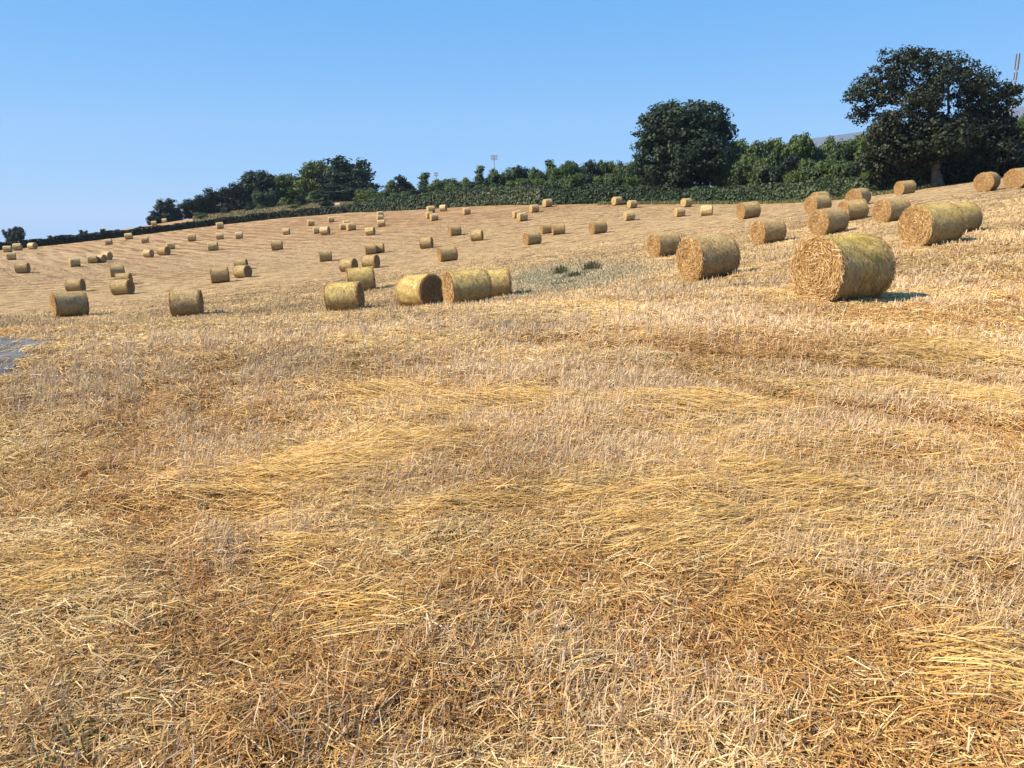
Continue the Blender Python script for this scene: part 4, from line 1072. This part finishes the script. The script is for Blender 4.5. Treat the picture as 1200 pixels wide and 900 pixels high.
# ------------------------------------------------------------------ mast and floodlights
def mast():
    t = 190.0; b0 = at(1194, 62, t); zg = ground_z(b0[0], b0[1]); top = b0[2]; H = top - zg
    root = empty('telecom_mast', (b0[0], b0[1], zg))
    parts = [tube([(0, 0, 0), (0, 0, H * 0.55), (0, 0, H * 0.80)], [0.34, 0.26, 0.22], 12)]
    V, Fc = join(parts); mesh_np('pole', V, Fc, 4, [M_steel], root, True)
    V, Fc = tube([(0, 0, H * 0.80), (0, 0, H * 1.0)], [0.16, 0.12], 8); mesh_np('spigot', V, Fc, 4, [M_steel], root, True)
    for zf in (0.80, 0.885):
        V, Fc = join([tube([(0.45 * math.cos(k * PI / 4), 0.45 * math.sin(k * PI / 4), H * zf), (0.45 * math.cos((k + 1) * PI / 4), 0.45 * math.sin((k + 1) * PI / 4), H * zf)], [0.05, 0.05], 6) for k in range(8)] + [tube([(-0.45, 0, H * zf), (0.45, 0, H * zf)], [0.05, 0.05], 6), tube([(0, -0.45, H * zf), (0, 0.45, H * zf)], [0.05, 0.05], 6)])
        mesh_np('head_frame', V, Fc, 4, [M_steel], root, True)
    for k in range(3):
        a = 0.4 + k * 2 * PI / 3; x, y = 0.42 * math.cos(a), 0.42 * math.sin(a)
        V, Fc = box(x - 0.13, x + 0.13, y - 0.08, y + 0.08, H * 0.885, H * 0.995); mesh_np('antenna_panel', V, Fc, 4, [M_panel], root)
        V, Fc = box(x * 0.8 - 0.12, x * 0.8 + 0.12, y * 0.8 - 0.08, y * 0.8 + 0.08, H * 0.81, H * 0.865); mesh_np('antenna_panel', V, Fc, 4, [M_panel], root)
    tag(root, 'grey telecom mast with stacked antenna panels rising past the tip of the oak', 'mast')
mast()
def floodlight(px, top, t, wpx, label, nl):
    b0 = at(px, top, t); zg = ground_z(b0[0], b0[1]); H = b0[2] - zg; hw = wpx / 2 / F * t
    root = empty('floodlight_mast', (b0[0], b0[1], zg))
    V, Fc = tube([(0, 0, 0), (0, 0, H)], [0.26, 0.15], 8); mesh_np('pole', V, Fc, 4, [M_steel], root, True)
    for k, zz in enumerate((H - 0.2, H - 1.3)):
        V, Fc = box(-hw, hw, -0.1, 0.1, zz - 0.1, zz + 0.1); mesh_np('crossarm', V, Fc, 4, [M_steel], root)
        for j in range(nl):
            x = -hw + (j + 0.5) * 2 * hw / nl
            V, Fc = box(x - 0.32, x + 0.32, -0.42, -0.103, zz - 0.05, zz + 0.62); mesh_np('lamp', V, Fc, 4, [M_lamp], root)
    tag(root, label, 'floodlight')
floodlight(579, 183, 330, 8, 'tallest sports floodlight mast above the middle of the woodland', 4)
floodlight(511, 203, 380, 5, 'low faint floodlight mast in the gap beside a pointed tree', 3)
floodlight(501.5, 203, 400, 4, 'faint floodlight head peeping out beside the pointed tree tip', 3)

# ------------------------------------------------------------------ far hills
hx = np.linspace(450, 1330, 120); HT = 4200.0
crest = np.interp(hx, [250, 600, 780, 860, 905, 940, 975, 1010, 1060, 1120, 1180, 1300, 1500, 2000], [262, 240, 205, 184, 172, 164, 158.5, 154, 147, 137, 127, 110, 92, 120]) + 1.2 * np.sin(hx / 19) * 0.5
HV = []; prof_h = [(-900, 0.0), (-500, 0.45), (-200, 0.82), (0, 1.0), (300, 0.9), (1200, 0.2)]
for px, cr in zip(hx, crest):
    q = at(px, cr, HT); dirn = q[:2] / np.linalg.norm(q[:2]); top = q[2] + 20
    for k, (dr, fz) in enumerate(prof_h):
        wob = (value_noise(px, k * 50.0, 40, 7) - 0.5) * 40 * (0 < fz < 1)
        HV.append([q[0] + dirn[0] * dr, q[1] + dirn[1] * dr, -190 + (top + 170) * fz + wob])
K_ = len(prof_h); HF = []
for i in range(len(hx) - 1):
    for j in range(K_ - 1): HF.append([i * K_ + j, (i + 1) * K_ + j, (i + 1) * K_ + j + 1, i * K_ + j + 1])
M_hill = simple('heather_moorland', (0.070, 0.078, 0.105), 0.95, 0.05, 0.004, (0.095, 0.10, 0.13))  # heather tone with the blue of distance haze put into the base colour
tag(mesh_np('hills', np.array(HV), np.array(HF), 4, [M_hill], smooth=True), kind='structure')

# ------------------------------------------------------------------ air

HAZE = True
if HAZE:
    V, Fc = box(-6600, 6600, -6600, 6600, -290, 730)
    mh = bpy.data.materials.new('haze_air'); mh.use_nodes = True; nt = mh.node_tree; nt.nodes.clear()
    out = nt.nodes.new('ShaderNodeOutputMaterial'); pv = nt.nodes.new('ShaderNodeVolumePrincipled')
    pv.inputs['Color'].default_value = (0.62, 0.78, 1.0, 1); pv.inputs['Density'].default_value = 0.00009; pv.inputs['Anisotropy'].default_value = 0.0
    nt.links.new(pv.outputs[0], out.inputs['Volume'])
    tag(mesh_np('haze', V, Fc, 4, [mh]), kind='stuff')

# ------------------------------------------------------------------ light, sky, camera
SUN_EL, SUN_B = math.radians(42), math.radians(16)
sd = Vector((-math.cos(SUN_B) * math.cos(SUN_EL), -math.sin(SUN_B) * math.cos(SUN_EL), math.sin(SUN_EL)))
ld = bpy.data.lights.new('sun', 'SUN'); ld.energy = 5.0; ld.angle = math.radians(0.5); ld.color = (1.0, 0.89, 0.69)
lo = bpy.data.objects.new('sun', ld); C.objects.link(lo); lo.rotation_euler = sd.to_track_quat('Z', 'Y').to_euler()
wd = bpy.data.worlds.new('World'); bpy.context.scene.world = wd; wd.use_nodes = True
nt = wd.node_tree; nt.nodes.clear()
out = nt.nodes.new('ShaderNodeOutputWorld'); bg = nt.nodes.new('ShaderNodeBackground'); sky = nt.nodes.new('ShaderNodeTexSky')
sky.sky_type = 'NISHITA'; sky.sun_disc = False; sky.sun_elevation = SUN_EL; sky.sun_rotation = math.atan2(sd.x, sd.y)
sky.altitude = 50; sky.air_density = 0.5; sky.dust_density = 0.0; sky.ozone_density = 4.0
bg.inputs['Strength'].default_value = 0.10
EXPO = 1.0
sepc = nt.nodes.new('ShaderNodeSeparateColor'); comc = nt.nodes.new('ShaderNodeCombineColor'); nt.links.new(sky.outputs[0], sepc.inputs[0])
for k, (gain, pw) in enumerate(((0.112, 0.88), (0.345, 0.38), (0.76, 0.16))):        # the summer-blue of the photo's sky: less whitening towards the horizon
    pn = nt.nodes.new('ShaderNodeMath'); pn.operation = 'POWER'; nt.links.new(sepc.outputs[k], pn.inputs[0]); pn.inputs[1].default_value = pw
    mn = nt.nodes.new('ShaderNodeMath'); mn.operation = 'MULTIPLY'; nt.links.new(pn.outputs[0], mn.inputs[0]); mn.inputs[1].default_value = gain * 10 / 2 ** EXPO
    nt.links.new(mn.outputs[0], comc.inputs[k])
nt.links.new(comc.outputs[0], bg.inputs[0]); nt.links.new(bg.outputs[0], out.inputs[0])

cd = bpy.data.cameras.new('camera'); co = bpy.data.objects.new('camera', cd); C.objects.link(co)
cd.sensor_width = 36; cd.lens = 36 * F / 1200; cd.clip_start = 0.05; cd.clip_end = 30000
co.location = (0, 0, CZ); co.rotation_euler = (PI / 2 - PITCH, 0, 0)
S = bpy.context.scene; S.camera = co
S.render.engine = 'CYCLES'; S.cycles.max_bounces = 5; S.cycles.diffuse_bounces = 3; S.cycles.glossy_bounces = 2; S.cycles.transmission_bounces = 3; S.cycles.volume_bounces = 0; S.cycles.transparent_max_bounces = 6
S.cycles.use_denoising = True
S.view_settings.view_transform = 'Standard'; S.view_settings.look = 'None'; S.view_settings.exposure = EXPO; S.view_settings.gamma = 1.0
S.view_settings.use_curve_mapping = False
